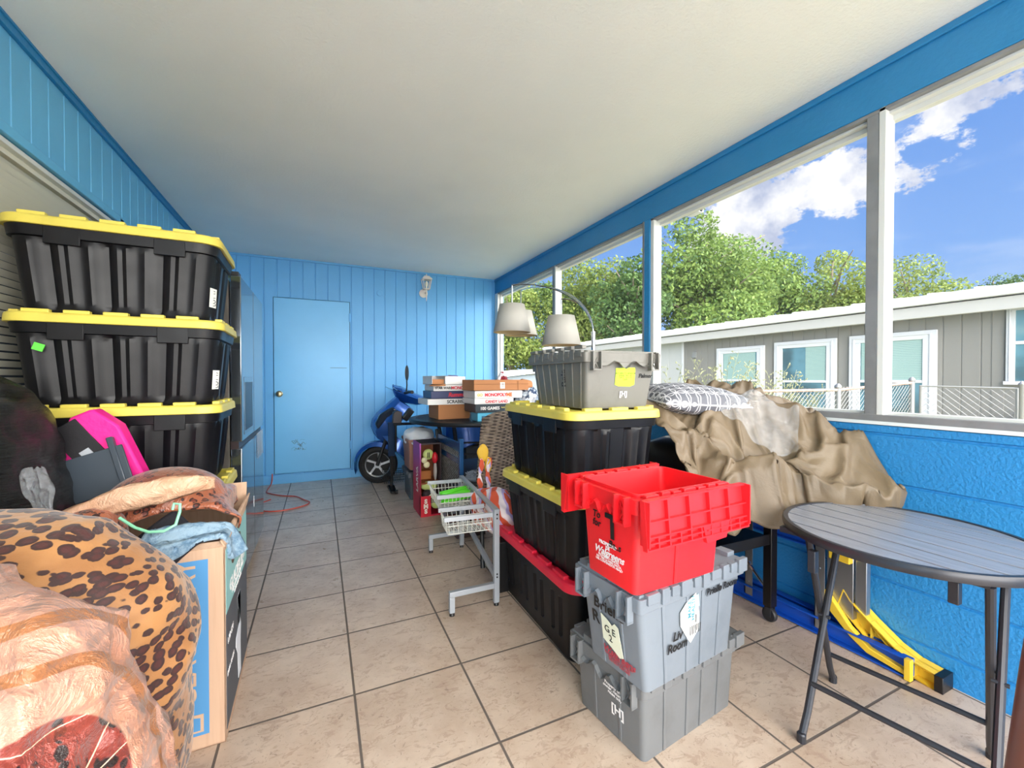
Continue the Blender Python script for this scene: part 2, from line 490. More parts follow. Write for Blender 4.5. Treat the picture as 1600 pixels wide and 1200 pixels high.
for z in (1.84, .38):
    b = MB(); b.bx(D1 - .014, D1 + .006, YB - .010, YB - .002, z - .045, z + .045); b.tube([(D1 - .004, YB - .012, z - .047), (D1 - .004, YB - .012, z + .047)], .005)
    b.build('door_hinge', paint_back, door)
dk = plain('dark gap', '#20303c', .9)
b = MB(); b.bx(D0, D1, YB + .02, YB + .03, .105, DT); struct(b.build('trim_2', dk, smooth=False), 'dark gap around the blue door')
b = MB(); b.lathe([(.001, 0), (.033, 0), (.033, .006), (.030, .009), (.001, .010)], M=Matrix.Translation((.54, YB, 2.15)) @ Matrix.Rotation(R(90), 4, 'X'))
tag(b.build('cover_plate', paint_back), 'round blue painted cover plate on the panelled back wall', 'cover plate')
# ---- left wall with a window
b = MB(); WY1, WZ = 1.50, 2.045
gy = [.595 + .1195 * k for k in range(-30, 26)]
def lslab(y0, y1, z0, z1):
    pr = [(y0, 0)] + [p for p in boards([y for y in gy if y0 < y < y1], 0, .006, .005) if y0 < p[0] < y1] + [(y1, 0)]
    n = len(pr)
    vs = [(XL - d, y, z0) for y, d in pr] + [(XL - d, y, z1) for y, d in pr]
    b.add(vs, [(k, k + 1, n + k + 1, n + k) for k in range(n - 1)])
lslab(YR, YB, WZ, ZC); lslab(WY1, YB, 0, WZ); lslab(YR, WY1, 0, .9); lslab(YR, -1.6, .9, WZ)
b.bx(XL - .16, XL - .10, YR, YB + .1, 0, ZC + .1)
struct(b.build('wall_left', paint_left, smooth=False), 'light blue grooved wall on the left')
b = MB(); b.bx(XL, XL + .016, YR + .2, YB, ZC - .042, ZC); b.bx(XL, XL + .022, YR + .2, YB, ZC - .012, ZC)
struct(b.build('trim_3', paint_beam, bevel=.002), 'blue trim strip along the top of the left wall')
white_alu = plain('white aluminium', '#d9dbd8', .4, nb=(40, .05, .002)); grey_alu = plain('grey aluminium', '#8f9194', .4, .2, var=(9, '#77797c', .5))
b = MB()
b.bx(XL - .03, XL + .020, -1.62, WY1 + .02, WZ - .030, WZ + .010); b.bx(XL - .03, XL + .02, WY1 - .03, WY1 + .02, .88, WZ); b.bx(XL - .03, XL + .02, -1.62, WY1, .88, .92)
win = struct(b.build('window_1', paint_left, bevel=.003), 'window with closed white blinds behind the black totes')
b = MB()
for z0, z1 in ((WZ - .055, WZ - .035), (.925, .95)): b.bx(XL - .06, XL + .004, -1.6, WY1 - .035, z0, z1)
b.bx(XL - .06, XL + .004, WY1 - .06, WY1 - .035, .93, WZ - .04); b.bx(XL - .06, XL + .002, -.1, -.06, .93, WZ - .04)
b.build('window_frame', white_alu, win, bevel=.002)
b = MB(); b.bx(XL - .08, XL - .075, -1.6, WY1 - .04, .93, WZ - .05)
gm = Mat('dark window glass', '#4a5560', .06); b.build('pane', gm.m, win, smooth=False)
b = MB()
for k in range(34):
    z = WZ - .075 - k * .031
    b.bar((XL - .045, -1.58, z), (XL - .045, WY1 - .08, z), .028, .0018, up=(-.75, 0, .66))
b.bx(XL - .07, XL - .02, -1.59, WY1 - .07, WZ - .075, WZ - .052)
b.build('blind', plain('white blind slats', '#d6d5c8', .5), win, smooth=False)
# ---- right wall: painted blocks, sill, posts, beam
b = MB(); zz = [.11, .31, .51, .71, .91]
pr = [(0, 0)]
for z in zz: pr += [(z - .007, 0), (z - .003, .007), (z + .003, .007), (z + .007, 0)]
pr += [(.952, 0)]
n = len(pr)
vs = [(XR + d, YR, z) for z, d in pr] + [(XR + d, YB + .05, z) for z, d in pr]
b.add(vs, [(k, k + 1, n + k + 1, n + k) for k in range(n - 1)])
b.bx(XR + .02, XR + .13, YR, YB + .05, 0, .952)
b.bx(XR, XR + .02, YR, YR + .01, 0, .952)
b.bx(XR - .0, XR + .13, YR, YB + .05, .945, .953)
struct(b.build('wall_right', paint_block, smooth=False), 'low blue painted block wall under the screens')
b = MB(); b.bx(XR - .004, XR + .005, YR, YB, .948, .962); struct(b.build('trim_4', plain('white bead', '#dfe6e8', .5), smooth=False), 'thin white bead under the grey sill')
b = MB(); b.bx(XR + .002, XR + .11, YR, YB, .955, .990)
for y in (-.40, 1.9): b.bx(XR - .001, XR + .112, y - .003, y + .003, .953, .992)
struct(b.build('window_sill', grey_alu, bevel=.003), 'grey metal sill on top of the block wall')
b = MB(); b.bx(XR, XR + .13, YR + .2, YB + .05, 2.262, ZC + .02); b.bx(XR - .012, XR, YR + .2, YB, ZC - .030, ZC)
struct(b.build('beam', paint_beam, bevel=.004), 'deep blue painted beam over the screens')
screen_m = Mat('insect screen', '#9aa0a0', .8)
tr = screen_m.n('ShaderNodeBsdfTransparent'); mx = screen_m.n('ShaderNodeMixShader'); mx.inputs[0].default_value = .05
screen_m.L.new(tr.outputs[0], mx.inputs[1]); screen_m.L.new(screen_m.b.outputs[0], mx.inputs[2])
screen_m.L.new(mx.outputs[0], screen_m.N['Material Output'].inputs[0])
posts = [-3.05, -1.75, -.615, .70, 2.045, 3.50]
for i in range(len(posts) - 1):
    y0, y1 = posts[i] + (.03 if i != 3 else .06), posts[i + 1] - .03
    b = MB()
    b.bx(XR + .035, XR + .075, y0 - .028, y0 - .006, .985, 2.262)      # near jamb
    b.bx(XR + .035, XR + .075, y1 - .006, y1 + .012, .985, 2.262)
    b.bx(XR + .030, XR + .085, y0, y1, 2.236, 2.262); b.bx(XR + .060, XR + .095, y0, y1, 2.215, 2.240)
    b.bx(XR + .03, XR + .08, y0, y1, .985, 1.000)
    w = struct(b.build('window_%d' % (i + 2), white_alu, bevel=.002), 'screened opening over the block wall, bay %s from the back wall' % ['fifth', 'fourth', 'third', 'second', 'first'][i])
    s = MB(); s.bx(XR + .066, XR + .067, y0, y1, .99, 2.24); s.build('pane', screen_m.m, w, smooth=False)
for i, y in enumerate(posts):
    blue = i == 3
    b = MB()
    if blue: b.bx(XR - .004, XR + .035, y - .008, y + .062, .985, 2.262)
    elif i == 5: b.bx(XR + .0, XR + .07, y - .02, YB, .985, 2.262)
    else: b.bx(XR + .006, XR + .070, y - .020, y + .024, .985, 2.262)
    o = b.build('window_post', paint_beam if blue else (white_alu if i == 5 else grey_alu), bevel=.003)
    struct(o, 'blue painted post between the screens' if blue else 'post between two screened openings')
    if not blue and i != 5:
        b = MB(); b.bx(XR + .004, XR + .074, y - .044, y - .0205, .985, 2.262); b.build('post_edge', white_alu, o, bevel=.002)
    if blue:
        b = MB(); b.bx(XR + .004, XR + .074, y - .040, y - .0085, .985, 2.262); b.build('post_edge', white_alu, o, bevel=.002)
        b = MB(); b.bx(XR - .006, XR - .003, y + .045, y + .0625, .985, 2.262); b.build('post_edge', grey_alu, o)
# header strip
b = MB(); b.bx(XR + .004, XR + .06, YR + .2, YB, 2.246, 2.2615)
struct(b.build('trim_5', grey_alu, bevel=.002), 'grey strip under the blue beam')

# ================================================================== OUTSIDE, BEYOND THE SCREENS
GZ = -.15
m = Mat('grass and bare soil', '#7d8a55', .95); v = m.coord(world=True)
c = m.mix(m.step(m.noise(.9, 6, .6, vec=v), .4, .6), '#8a9460', '#a3977a'); m.base(c); m.bump(m.noise(25, 5, vec=v), .6, .03)
b = MB(); b.bx(XR + .14, 60, -25, 60, GZ - .2, GZ); b.bx(XL - .2, XR + .14, YB + .14, 60, GZ - .2, GZ)
struct(b.build('ground', m.m, smooth=False), 'grass and bare soil beyond the porch')
b = MB(); b.bx(-14, 6, -22, YR - .01, GZ - .1, -.06)
struct(b.build('driveway', plain('pale concrete', '#cfcac0', .8, nb=(20, .2, .01)), smooth=False), 'pale concrete drive on the street side of the porch')

def house():
    t = thing('neighbour_house', 'low grey sided house with white eaves and white framed windows beyond the fence', 'house', (10.3, 3, GZ))
    def loc(bm): bm.v = [(x - 10.3, y - 3, z - GZ) for x, y, z in bm.v]; return bm
    siding = Mat('grey siding', '#85847f', .7); v = siding.coord(world=True)
    siding.base(siding.mix(siding.math('MULTIPLY', siding.noise(1.5, 4, vec=v), .4), '#898883', '#7b7b77')); siding.bump(siding.noise(40, 3, vec=v), .15, .003)
    white = plain('white house trim', '#d3d6d9', .45)
    X = 10.3
    def wallpiece(y0, y1, name, mat, step, z0=GZ, z1=2.45):
        b = MB(); pr = [(y0, 0)]; y = y0 + step
        while y < y1 - .03:
            pr += [(y - .012, 0), (y - .008, .012), (y + .008, .012), (y + .012, 0)]; y += step
        pr += [(y1, 0)]; n = len(pr)
        vs = [(X + d, y, z0) for y, d in pr] + [(X + d, y, z1) for y, d in pr]
        b.add(vs, [(k, k + 1, n + k + 1, n + k) for k in range(n - 1)])
        b.bx(X + .02, X + 3.5, y0, y1, z0, z1)
        loc(b).build(name, mat, t, smooth=False)
    wallpiece(-4, 8.2, 'wall', siding.m, .245)
    wallpiece(8.2, 19.3, 'wall', plain('pale siding', '#b9bcba', .6), .6)
    for y0, y1, mt in ((8.16, 8.24, white), (1.36, 1.50, siding.m)):
        b = MB(); b.bx(X - .012, X + .02, y0, y1, GZ, 2.42); loc(b).build('corner_board', mt, t)
    b = MB(); b.bx(9.97, 10.05, -4, 19.5, 2.26, 2.47); loc(b).build('fascia', plain('off white fascia', '#bdbdb8', .5), t, bevel=.01)
    b = MB(); b.bx(9.90, 10.02, -4, 19.7, 2.49, 2.62); loc(b).build('gutter', white, t, bevel=.02)
    b = MB(); b.bx(9.98, X + .05, -4, 19.5, 2.40, 2.44); loc(b).build('soffit', white, t)
    b = MB(); b.prism([(9.93, 2.60), (9.93, 2.66), (13.2, 3.05), (16.5, 2.66), (16.5, 2.6)], -4, 19.7, 'y')
    for k in range(40):
        y = -3.8 + k * .6; b.bar((9.93, y, 2.672), (13.2, y, 3.062), .03, .03)
    loc(b).build('roof', plain('white metal roof', '#dcdedd', .4), t, smooth=False)
    glass = Mat('house window glass', '#6f8a90', .05, 0, .9)
    gv = glass.coord(world=True); glass.base(glass.mix(glass.step(glass.noise(1.2, 3, vec=gv), .4, .6), '#5f8c9a', '#3f5a60'))
    blind = Mat('pale green blinds', '#8aa8a2', .6); sp = blind.n('ShaderNodeSeparateXYZ'); blind.L.new(blind.coord(world=True), sp.inputs[0])
    blind.base(blind.mix(blind.step(blind.math('FRACT', blind.math('MULTIPLY', sp.outputs[2], 30)), .0, .25), '#55706f', '#9ab9b4'))
    def window(y0, y1, z1, z0, mid, c, green=False):
        b = MB(); w = .20 if not green else .10
        
        fr = MB()
        h = w * .8
        fr.bx(X - .060, X - .01, y0, y1, z1 - h, z1)
        for ya, yb in ((y0, y0 + w), (y1 - w, y1)): fr.bx(X - .060, X - .01, ya, yb, z0, z1 - h - .0005)
        fr.bx(X - .075, X - .0602, y0 + w * .35, y1 - w * .35, z1 - h * .5, z1 - h * .35)
        for ya, yb in ((y0 + w * .35, y0 + w * .5), (y1 - w * .5, y1 - w * .35)): fr.bx(X - .075, X - .0602, ya, yb, z0, z1 - h * .5 - .0005)
        fr.bx(X - .085, X - .0, y0 - .02, y1 + .02, z0 - .06, z0 - .0005); fr.bx(X - .055, X - .02, y0 + w + .0005, y1 - w - .0005, mid - .02, mid + .035)
        o = loc(fr).build('window', white, t, bevel=.004)
        g = MB(); g.bx(X - .035, X - .03, y0 + w, y1 - w, z0, mid); g.bx(X - .035, X - .03, y0 + w, y1 - w, mid, z1 - w * .8)
        loc(g).build('pane', glass.m, o, smooth=False)
        if c is not None:
            g = MB(); g.bx(X - .040, X - .036, c[0], c[1], mid + .035, z1 - w * .8); loc(g).build('blind', blind.m, o, smooth=False)
    window(5.50, 6.92, 2.0, .15, 1.09, (5.75, 6.70)); window(3.85, 5.24, 2.04, .15, 1.07, (4.07, 4.5)); window(2.19, 3.60, 2.05, .15, 1.08, (2.40, 3.38))
    window(.05, 1.33, 2.34, 1.10, 1.72, None, True)
    b = MB(); b.bx(X - .55, X - .02, .7, 1.1, GZ, .62); loc(b).build('meter_box', siding.m, t, bevel=.01)
    b = MB(); b.bx(X - .04, X, 7.66, 7.80, 1.78, 1.95); loc(b).build('light_box', plain('grey box', '#8b8d8c'), t)
    return t
house()

def shed():
    t = thing('garden_shed', 'small blue grey building with white roof edge at the far end of the yard', 'shed', (6.6, 12.4, GZ))
    b = MB(); b.bx(-1.6, .8, 0, 2.5, 0, 1.42); b.build('wall', plain('blue grey wall', '#77828c', .8), t)
    b = MB(); b.prism([(-1.7, 1.25), (.85, 1.52), (.85, 1.66), (-1.7, 1.38)], -.12, 2.6, 'y'); b.build('roof', plain('white roof edge', '#f3f4f2'), t)
shed()

# ---- trees
LEAF = {}
def leafmat(name, a, b_, c):
    m = Mat(name, a, .55, 0, .3); v = m.coord(world=True)
    w = m.n('ShaderNodeNewGeometry')
    col = m.mix(m.step(m.noise(1.1, 3, vec=v), .38, .62), a, b_)
    col = m.mix(m.math('MULTIPLY', w.outputs['Random Per Island'], .8), col, c); m.base(col)
    t = m.n('ShaderNodeBsdfTranslucent'); m.L.new(col, t.inputs[0]); x = m.n('ShaderNodeMixShader'); x.inputs[0].default_value = .35
    m.L.new(m.b.outputs[0], x.inputs[1]); m.L.new(t.outputs[0], x.inputs[2]); m.L.new(x.outputs[0], m.N['Material Output'].inputs[0])
    return m.m
LM = [leafmat('mid green foliage', '#5f7c3c', '#38542a', '#83994d'), leafmat('yellow green foliage', '#74863f', '#4d6831', '#929f54'), leafmat('dark green foliage', '#405d32', '#2a4325', '#648144')]
bark = plain('grey brown bark', '#7a6f62', .9, nb=(12, .6, .03))
def tree(x, y, top, r, seed, mat, label, group=None, leaves=9000, size=.13, base=1.0, n=34, flat=1.0):
    rs = np.random.RandomState(seed)
    t = thing('broadleaf_tree', label, 'tree', (x, y, GZ), group=group)
    H = top - GZ; cz = (H + base) / 2; rz = (H - base) / 2
    tr = MB(); tr.tube([(0, 0, 0), (.05, .05, H * .3), (-.1, .1, H * .6), (.05, 0, H * .85)], [.22, .17, .11, .04], 8)
    for k in range(9):
        a = rs.rand() * 6.28; z = H * (.28 + .05 * k)
        tr.tube([(0, 0, z), (r * .4 * math.cos(a), r * .4 * math.sin(a), z + H * .10), (r * .8 * math.cos(a), r * .8 * math.sin(a), z + H * .17)], [.07, .045, .015], 6)
    tr.build('trunk', bark, t)
    d = rs.randn(n, 3); d /= np.linalg.norm(d, axis=1)[:, None]
    cr = .80 * rs.rand(n) ** .4
    c = d * cr[:, None] * np.array([r, r, rz]) + np.array([0, 0, cz])
    rad = r * (.26 + .20 * rs.rand(n))
    cc = rs.randint(0, n, leaves)
    nd = rs.randn(leaves, 3); nd /= np.linalg.norm(nd, axis=1)[:, None]
    p = c[cc] + nd * (rad[cc] * (.55 + .5 * rs.rand(leaves) ** .5))[:, None] * np.array([1, 1, .8])
    nrm = nd + .9 * rs.randn(leaves, 3); nrm /= np.linalg.norm(nrm, axis=1)[:, None]
    a = np.cross(nrm, rs.randn(leaves, 3)); a /= np.linalg.norm(a, axis=1)[:, None]; b_ = np.cross(nrm, a)
    s = size * (.6 + .8 * rs.rand(leaves))[:, None]
    V = np.stack([p - a * s, p - b_ * s * .55 + nrm * s * .12, p + a * s, p + b_ * s * .55 + nrm * s * .12], 1).reshape(-1, 3)
    me = bpy.data.meshes.new('foliage'); me.vertices.add(leaves * 4); me.vertices.foreach_set('co', V.ravel())
    me.loops.add(leaves * 4); me.loops.foreach_set('vertex_index', np.arange(leaves * 4, dtype=np.int32))
    me.polygons.add(leaves); me.polygons.foreach_set('loop_start', np.arange(0, leaves * 4, 4, dtype=np.int32))
    me.update(); me.validate(); me.materials.append(mat)
    o = bpy.data.objects.new('foliage', me); COL.objects.link(o); o.parent = t
    return t
TREES = [
 (16.7, 12.8, 9.5, 3.6, 0, 'tallest rounded green tree filling the middle of the screens', 17000, 46),
 (21.4, 13.2, 9.1, 2.6, 0, 'green tree standing just right of the tallest tree', 9000, 30),
 (24.0, 11.3, 8.5, 2.5, 1, 'yellow green tree seen between the tallest tree and the grey post', 9000, 30),
 (30.7, 10.9, 8.3, 3.1, 1, 'wide yellow green tree behind the grey roof right of the grey post', 9500, 34),
 (38.1, 9.8, 8.6, 2.0, 2, 'thin dark topped tree against the sky above the grey house', 3500, 20),
 (37.5, 7.8, 8.2, 2.0, 2, 'dark green tree at the right end of the tree line', 5000, 22),
 (12.6, 13.2, 7.0, 2.2, 2, 'dark green tree directly behind the blue post', 8000, 30),
 (13.4, 16.7, 8.1, 3.0, 1, 'yellow green tree behind the chrome arc lamp', 11000, 34),
 (12.8, 20.1, 7.7, 3.0, 0, 'tree behind the lamp shades at the far end of the screens', 10000, 30),
 (9.0, 18.4, 6.1, 2.2, 1, 'smaller pale tree by the corner of the back wall', 8000, 26),
]
for i, (x, y, top, r, k, lab, n, nc) in enumerate(TREES): tree(x, y, top, r, 11 + i, LM[k], lab, 'trees beyond the neighbouring house', leaves=int(n * 1.9), n=nc, size=.085 if i != 4 else .07, base=.6)

# ---- chain link fence and its gate
galv = plain('galvanised steel', '#8f9191', .45, .5); rusty = plain('rusty galvanised rail', '#b5a096', .7, .2, var=(20, '#9c6a55', .6))
def links(b, A, B, zt0, zt1, z0, cell=.062, r=.0018):
    A = Vector(A); B = Vector(B); L = (B - A).length; d = (B - A) / L
    H0 = (zt0 + zt1) / 2 - z0
    k = -int(H0 / cell) - 1
    while k * cell < L:
        for sgn in (1, -1):
            s0, s1 = k * cell, k * cell + H0
            u0, u1 = max(s0, 0), min(s1, L)
            if u1 - u0 < .01: continue
            za, zb = u0 - s0, u1 - s0
            if sgn < 0: za, zb = H0 - za, H0 - zb
            b.tube([A + d * u0 + Vector((0, 0, z0 + za)), A + d * u1 + Vector((0, 0, z0 + zb))], r, 3, caps=False)
        k += 1
def fence():
    t = thing('chain_link_fence', 'chain link fence with rusty top rail behind the block wall', 'fence', (4.3, 1.54, GZ))
    pts = [(2.9, 1.68, .99), (4.32, 1.54, 1.0), (5.60, 1.38, 1.005), (7.07, 1.27, 1.085)]
    O = Vector((4.3, 1.54, GZ))
    for i in range(3):
        a, c = Vector(pts[i]) - O, Vector(pts[i + 1]) - O
        b = MB(); links(b, (a.x, a.y, 0), (c.x, c.y, 0), a.z, c.z, .03); b.build('chain_link', galv, t, smooth=False)
        b = MB(); b.tube([a, c], .016, 8)
        n = int((c - a).length / .05)
        for k in range(n):
            p = a.lerp(c, (k + .5) / n); b.tube([p + Vector((-.01, 0, -.02)), p + Vector((0, -.012, .018)), p + Vector((.012, 0, .0))], .004, 4)
        b.build('top_rail', rusty, t)
    for i in (0, 2, 3):
        a = Vector(pts[i]) - O; rr = .03 if i > 1 else .024
        b = MB(); b.lathe([(rr, 0), (rr, a.z + .02), (rr * 1.25, a.z + .03), (rr * 1.2, a.z + .05), (rr * .5, a.z + .075), (.002, a.z + .08)], (a.x, a.y, 0), 12); b.build('fence_post', galv, t)
fence()
def gate():
    A = Vector((7.12, 1.20, 0)); B = Vector((7.45, .44, 0)); zt = 1.045 - GZ
    t = thing('chain_link_gate', 'galvanised chain link gate with fan of wires right of the fence', 'gate', (A.x, A.y, GZ))
    d = B - A
    b = MB(); b.tube([(0, 0, .08), (0, 0, zt), (d.x, d.y, zt - .02), (d.x, d.y, .08), (0, 0, .08)], .018, 8); b.build('gate_frame', galv, t)
    b = MB(); links(b, (0, 0, 0), (d.x, d.y, 0), zt - .02, zt - .02, .08, .075, .0022); b.build('chain_link', galv, t, smooth=False)
    b = MB(); p = d * 1.04; b.lathe([(.028, 0), (.028, zt + .02), (.034, zt + .03), (.002, zt + .07)], (p.x, p.y, 0), 12); b.build('gate_post', galv, t)
    b = MB(); b.tube([(d.x, d.y, .72), (p.x + .2, p.y - .1, .72), (p.x + .6, p.y - .3, .66)], .010, 6); b.tube([(d.x, d.y, .86), (p.x, p.y, .86)], .012, 6); b.build('latch', galv, t)
    return t
gate()
# ---- tall weeds against the fence
weed_m = leafmat('pale weeds', '#a3a880', '#7f8c5c', '#c9c6a2')
def weed(x, y, h, seed, label):
    rs = random.Random(seed); b = MB()
    for k in range(15):
        a = rs.uniform(0, 6.28); l = h * rs.uniform(.72, 1.0); lean = rs.uniform(.10, .38)
        p = [Vector((math.cos(a) * lean * l * s * s, math.sin(a) * lean * l * s * s, l * s - .10 * l * s ** 3)) for s in [i / 7 for i in range(8)]]
        b.tube(p, [.006 - .0006 * i for i in range(8)], 4, caps=False)
        for q in range(12):     # the airy seed head
            s = .58 + .42 * q / 12; f = s * 7; i0 = min(int(f), 6); base = p[i0].lerp(p[i0 + 1], f - i0)
            w = rs.uniform(0, 6.28); ln = rs.uniform(.06, .15) * (1.25 - s * .7)
            e = base + Vector((math.cos(w) * ln, math.sin(w) * ln, rs.uniform(.01, .07)))
            b.tube([base, base.lerp(e, .5) + Vector((0, 0, .012)), e - Vector((0, 0, .015))], .0022, 3, caps=False)
            for z in range(3):
                g = base.lerp(e, rs.uniform(.4, 1)); b.bx(g.x - .004, g.x + .004, g.y - .004, g.y + .004, g.z - .009, g.z + .007)
        for q in range(3):      # long narrow leaves
            w = a + rs.uniform(-1, 1); z0 = rs.uniform(.1, .5) * l; ln = rs.uniform(.2, .36)
            v = Vector((math.cos(w), math.sin(w), 0)); s = v.cross(Vector((0, 0, 1))) * .008
            P = []
            for i in range(5):
                u = i / 4; c = v * ln * u + Vector((0, 0, z0 + .24 * u - .28 * u * u)); ww = s * (1 - u ** 2) ; P.append([c - ww, c + ww])
            b.grid(P)
    o = b.build('tall_weed', weed_m, None, (x, y, GZ), smooth=False)
    tag(o, label, 'weed', 'tall weeds along the fence'); return o
weed(3.85, 2.35, 1.72, 1, 'pale feathery weed left of all others, above the patterned pillow')
weed(4.45, 2.05, 1.85, 2, 'tallest feathery weed in front of the small house window')
weed(4.75, 1.95, 1.62, 3, 'feathery weed between the small and middle house windows')
weed(5.25, 1.80, 1.72, 4, 'feathery weed in front of the middle house window')
weed(5.60, 1.75, 1.35, 5, 'low weed against the fence by the middle house window')
weed(9.0, 12.6, 1.9, 6, 'bushy weed beside the small shed')
# ---- security camera under the eave
t = thing('security_camera', 'small white security camera hanging under the eave', 'camera', (2.40, .66, 2.448))
b = MB(); b.lathe([(.001, 0), (.030, 0), (.030, -.012), (.001, -.014)]); b.tube([(0, 0, -.01), (0, .0, -.05)], .008, 8); b.build('bracket', white_alu, t)
b = MB(); b.bx(-.030, .030, -.06, .05, -.105, -.05); b.build('housing', plain('white plastic', '#e8eaec', .35), t, bevel=.008)
b = MB(); b.lathe([(.001, 0), (.018, 0), (.014, .006), (.001, .006)], M=Matrix.Translation((0, -.06, -.083)) @ Matrix.Rotation(R(90), 4, 'X')); b.build('lens', dark, t)

# ================================================================== TOTES AND CRATES
def rrect(L, W, r, ns=26, nc=7):
    """rounded rectangle outline: (x, y, nx, ny, side, t) ; side 0:+y 1:-x 2:-y 3:+x, t runs -1..1 along the side, side -1 on corners"""
    out = []
    hx, hy = L / 2, W / 2
    def side(x0, y0, x1, y1, nx, ny, k, n):
        for i in range(n):
            t = i / (n - 1); out.append((x0 + (x1 - x0) * t, y0 + (y1 - y0) * t, nx, ny, k, (t * 2 - 1)))
    def corner(cx, cy, a0):
        for i in range(1, nc):
            a = a0 + PI / 2 * i / nc; out.append((cx + r * math.cos(a), cy + r * math.sin(a), math.cos(a), math.sin(a), -1, 0))
    side(hx - r, hy, -hx + r, hy, 0, 1, 0, int(ns * L / W)); corner(-hx + r, hy - r, PI / 2)
    side(-hx, hy - r, -hx, -hy + r, -1, 0, 1, ns); corner(-hx + r, -hy + r, PI)
    side(-hx + r, -hy, hx - r, -hy, 0, -1, 2, int(ns * L / W)); corner(hx - r, -hy + r, -PI / 2)
    side(hx, -hy + r, hx, hy - r, 1, 0, 3, ns); corner(hx - r, hy - r, 0)
    return out
tote_black = Mat('black tote plastic', '#0d0d11', .34, 0, .32); v = tote_black.coord()
tote_black.base(tote_black.mix(tote_black.math('MULTIPLY', tote_black.step(tote_black.noise(5, 6, .65, vec=v), .45, .7), .35), '#0c0c10', '#222127'))
tote_black.set('Roughness', tote_black.math('ADD', tote_black.math('MULTIPLY', tote_black.noise(9, 5, vec=v), .25), .26))
tote_black.bump(tote_black.noise(120, 3, vec=v), .12, .001); tote_black = tote_black.m
def lidmat(n, c, d):
    m = Mat(n, c, .38); m.base(m.mix(m.math('MULTIPLY', m.step(m.noise(7, 5), .5, .7), .3), c, d)); m.bump(m.noise(90, 3), .1, .001); return m.m
lid_yellow = lidmat('yellow lid plastic', '#dccb58', '#b8a646'); lid_red = lidmat('red lid plastic', '#e01f3c', '#a8182c')
paper = plain('white paper label', '#ecebe6', .6); ink = plain('black marker ink', '#121214', .5); white_ink = plain('white print', '#f1eeee', .5)
def tote(name, label, L, W, H, lidm, loc, rz, group, ribs=True, rim=True, taper=.885):
    """long side L along local x"""
    t = thing(name, label, 'storage tote', loc, rz, group)
    O = rrect(L - .05, W - .05, .055)
    def ring(z, s, rib=0, grow=0):
        r = []
        for (x, y, nx, ny, k, u) in O:
            d = grow
            if k >= 0 and rib:
                if ribs:
                    n = 6 if k in (0, 2) else 4
                    q = (u * .5 + .5) * n; f = q - math.floor(q); i = int(q)
                    w = .17
                    c = .5 + (.14 if i % 2 == 0 else -.14)
                    e = abs(f - c)
                    if e < w: d += (.007 if i % 2 else -.011) * rib * (1 if e < w * .7 else .5)
                    if f < .08 or f > .92: d += .004 * rib
                else:
                    n = 4 if k in (0, 2) else 2
                    q = (u * .5 + .5) * n; f = q - math.floor(q)
                    if abs(f - .3) < .05 or abs(f - .7) < .05: d -= .012 * rib
            r.append(Vector((x * s + nx * d, y * s + ny * d, z)))
        return r
    b = MB(); T = taper
    def s_at(z): return T + (1 - T) * (z / (H - .03))
    zs = [0, .012, .03, H * .12, H * .3, H * .5, H * .7, H - .085, H - .075]
    rb = [0, 0, 1 if ribs else 0, 1 if ribs else 0, 1, 1, 1, 1, 0]
    if not ribs: zs = [0, .012, .03, H * .2, H * .22, H * .5, H * .7, H * .72, H - .075]; rb = [0, 0, 0, 0, 1, 1, 1, 0, 0]
    rings = [ring(z, s_at(z) * (.985 if i == 0 else 1), rb[i]) for i, z in enumerate(zs)]
    if rim: rings += [ring(H - .072, s_at(H - .07), 0, .012), ring(H - .036, 1, 0, .013)]
    rings += [ring(H - .034, 1, 0, .002), ring(H - .015, 1, 0, .002)]
    b.loft(rings)
    b.build('body', tote_black, t, angle=28)
    if rim:
        for sy in (1, -1):
            for xa in (-.30, .17):
                b = MB(); b.bx((xa - .0) * L, (xa + .15) * L, sy * (W / 2 - .016) - .004, sy * (W / 2 - .016) + .004, H - .098, H - .035)
                b.build('latch_band', tote_black, t, bevel=.002)
    # lid
    O2 = rrect(L, W, .075)
    def lr(z, g, in_=0): return [Vector((x - nx * in_ + nx * g, y - ny * in_ + ny * g, z)) for (x, y, nx, ny, k, u) in O2]
    b = MB()
    b.loft([lr(H - .036, -.014), lr(H - .036, 0), lr(H - .006, -.003), lr(H, -.010), lr(H, -.040), lr(H - .012, -.048)], c0=False, c1=True)
    for sy in (1, -1):
        for k in range(5):
            x = (-.40 + .165 * k) * L
            b.bx(x, x + .11 * L, sy * (W / 2 - .026) - .013, sy * (W / 2 - .026) + .013, H - .004, H + .012)
    for sx in (1, -1):
        for k in range(3):
            y = (-.36 + .27 * k) * W
            b.bx(sx * (L / 2 - .026) - .013, sx * (L / 2 - .026) + .013, y, y + .17 * W, H - .004, H + .012)
    for k in range(3): b.bx((-.33 + .24 * k) * L, (-.33 + .24 * k + .18) * L, -W * .28, W * .28, H - .014, H - .006)
    b.build('lid', lidm, t, bevel=.003, angle=40)
    return t
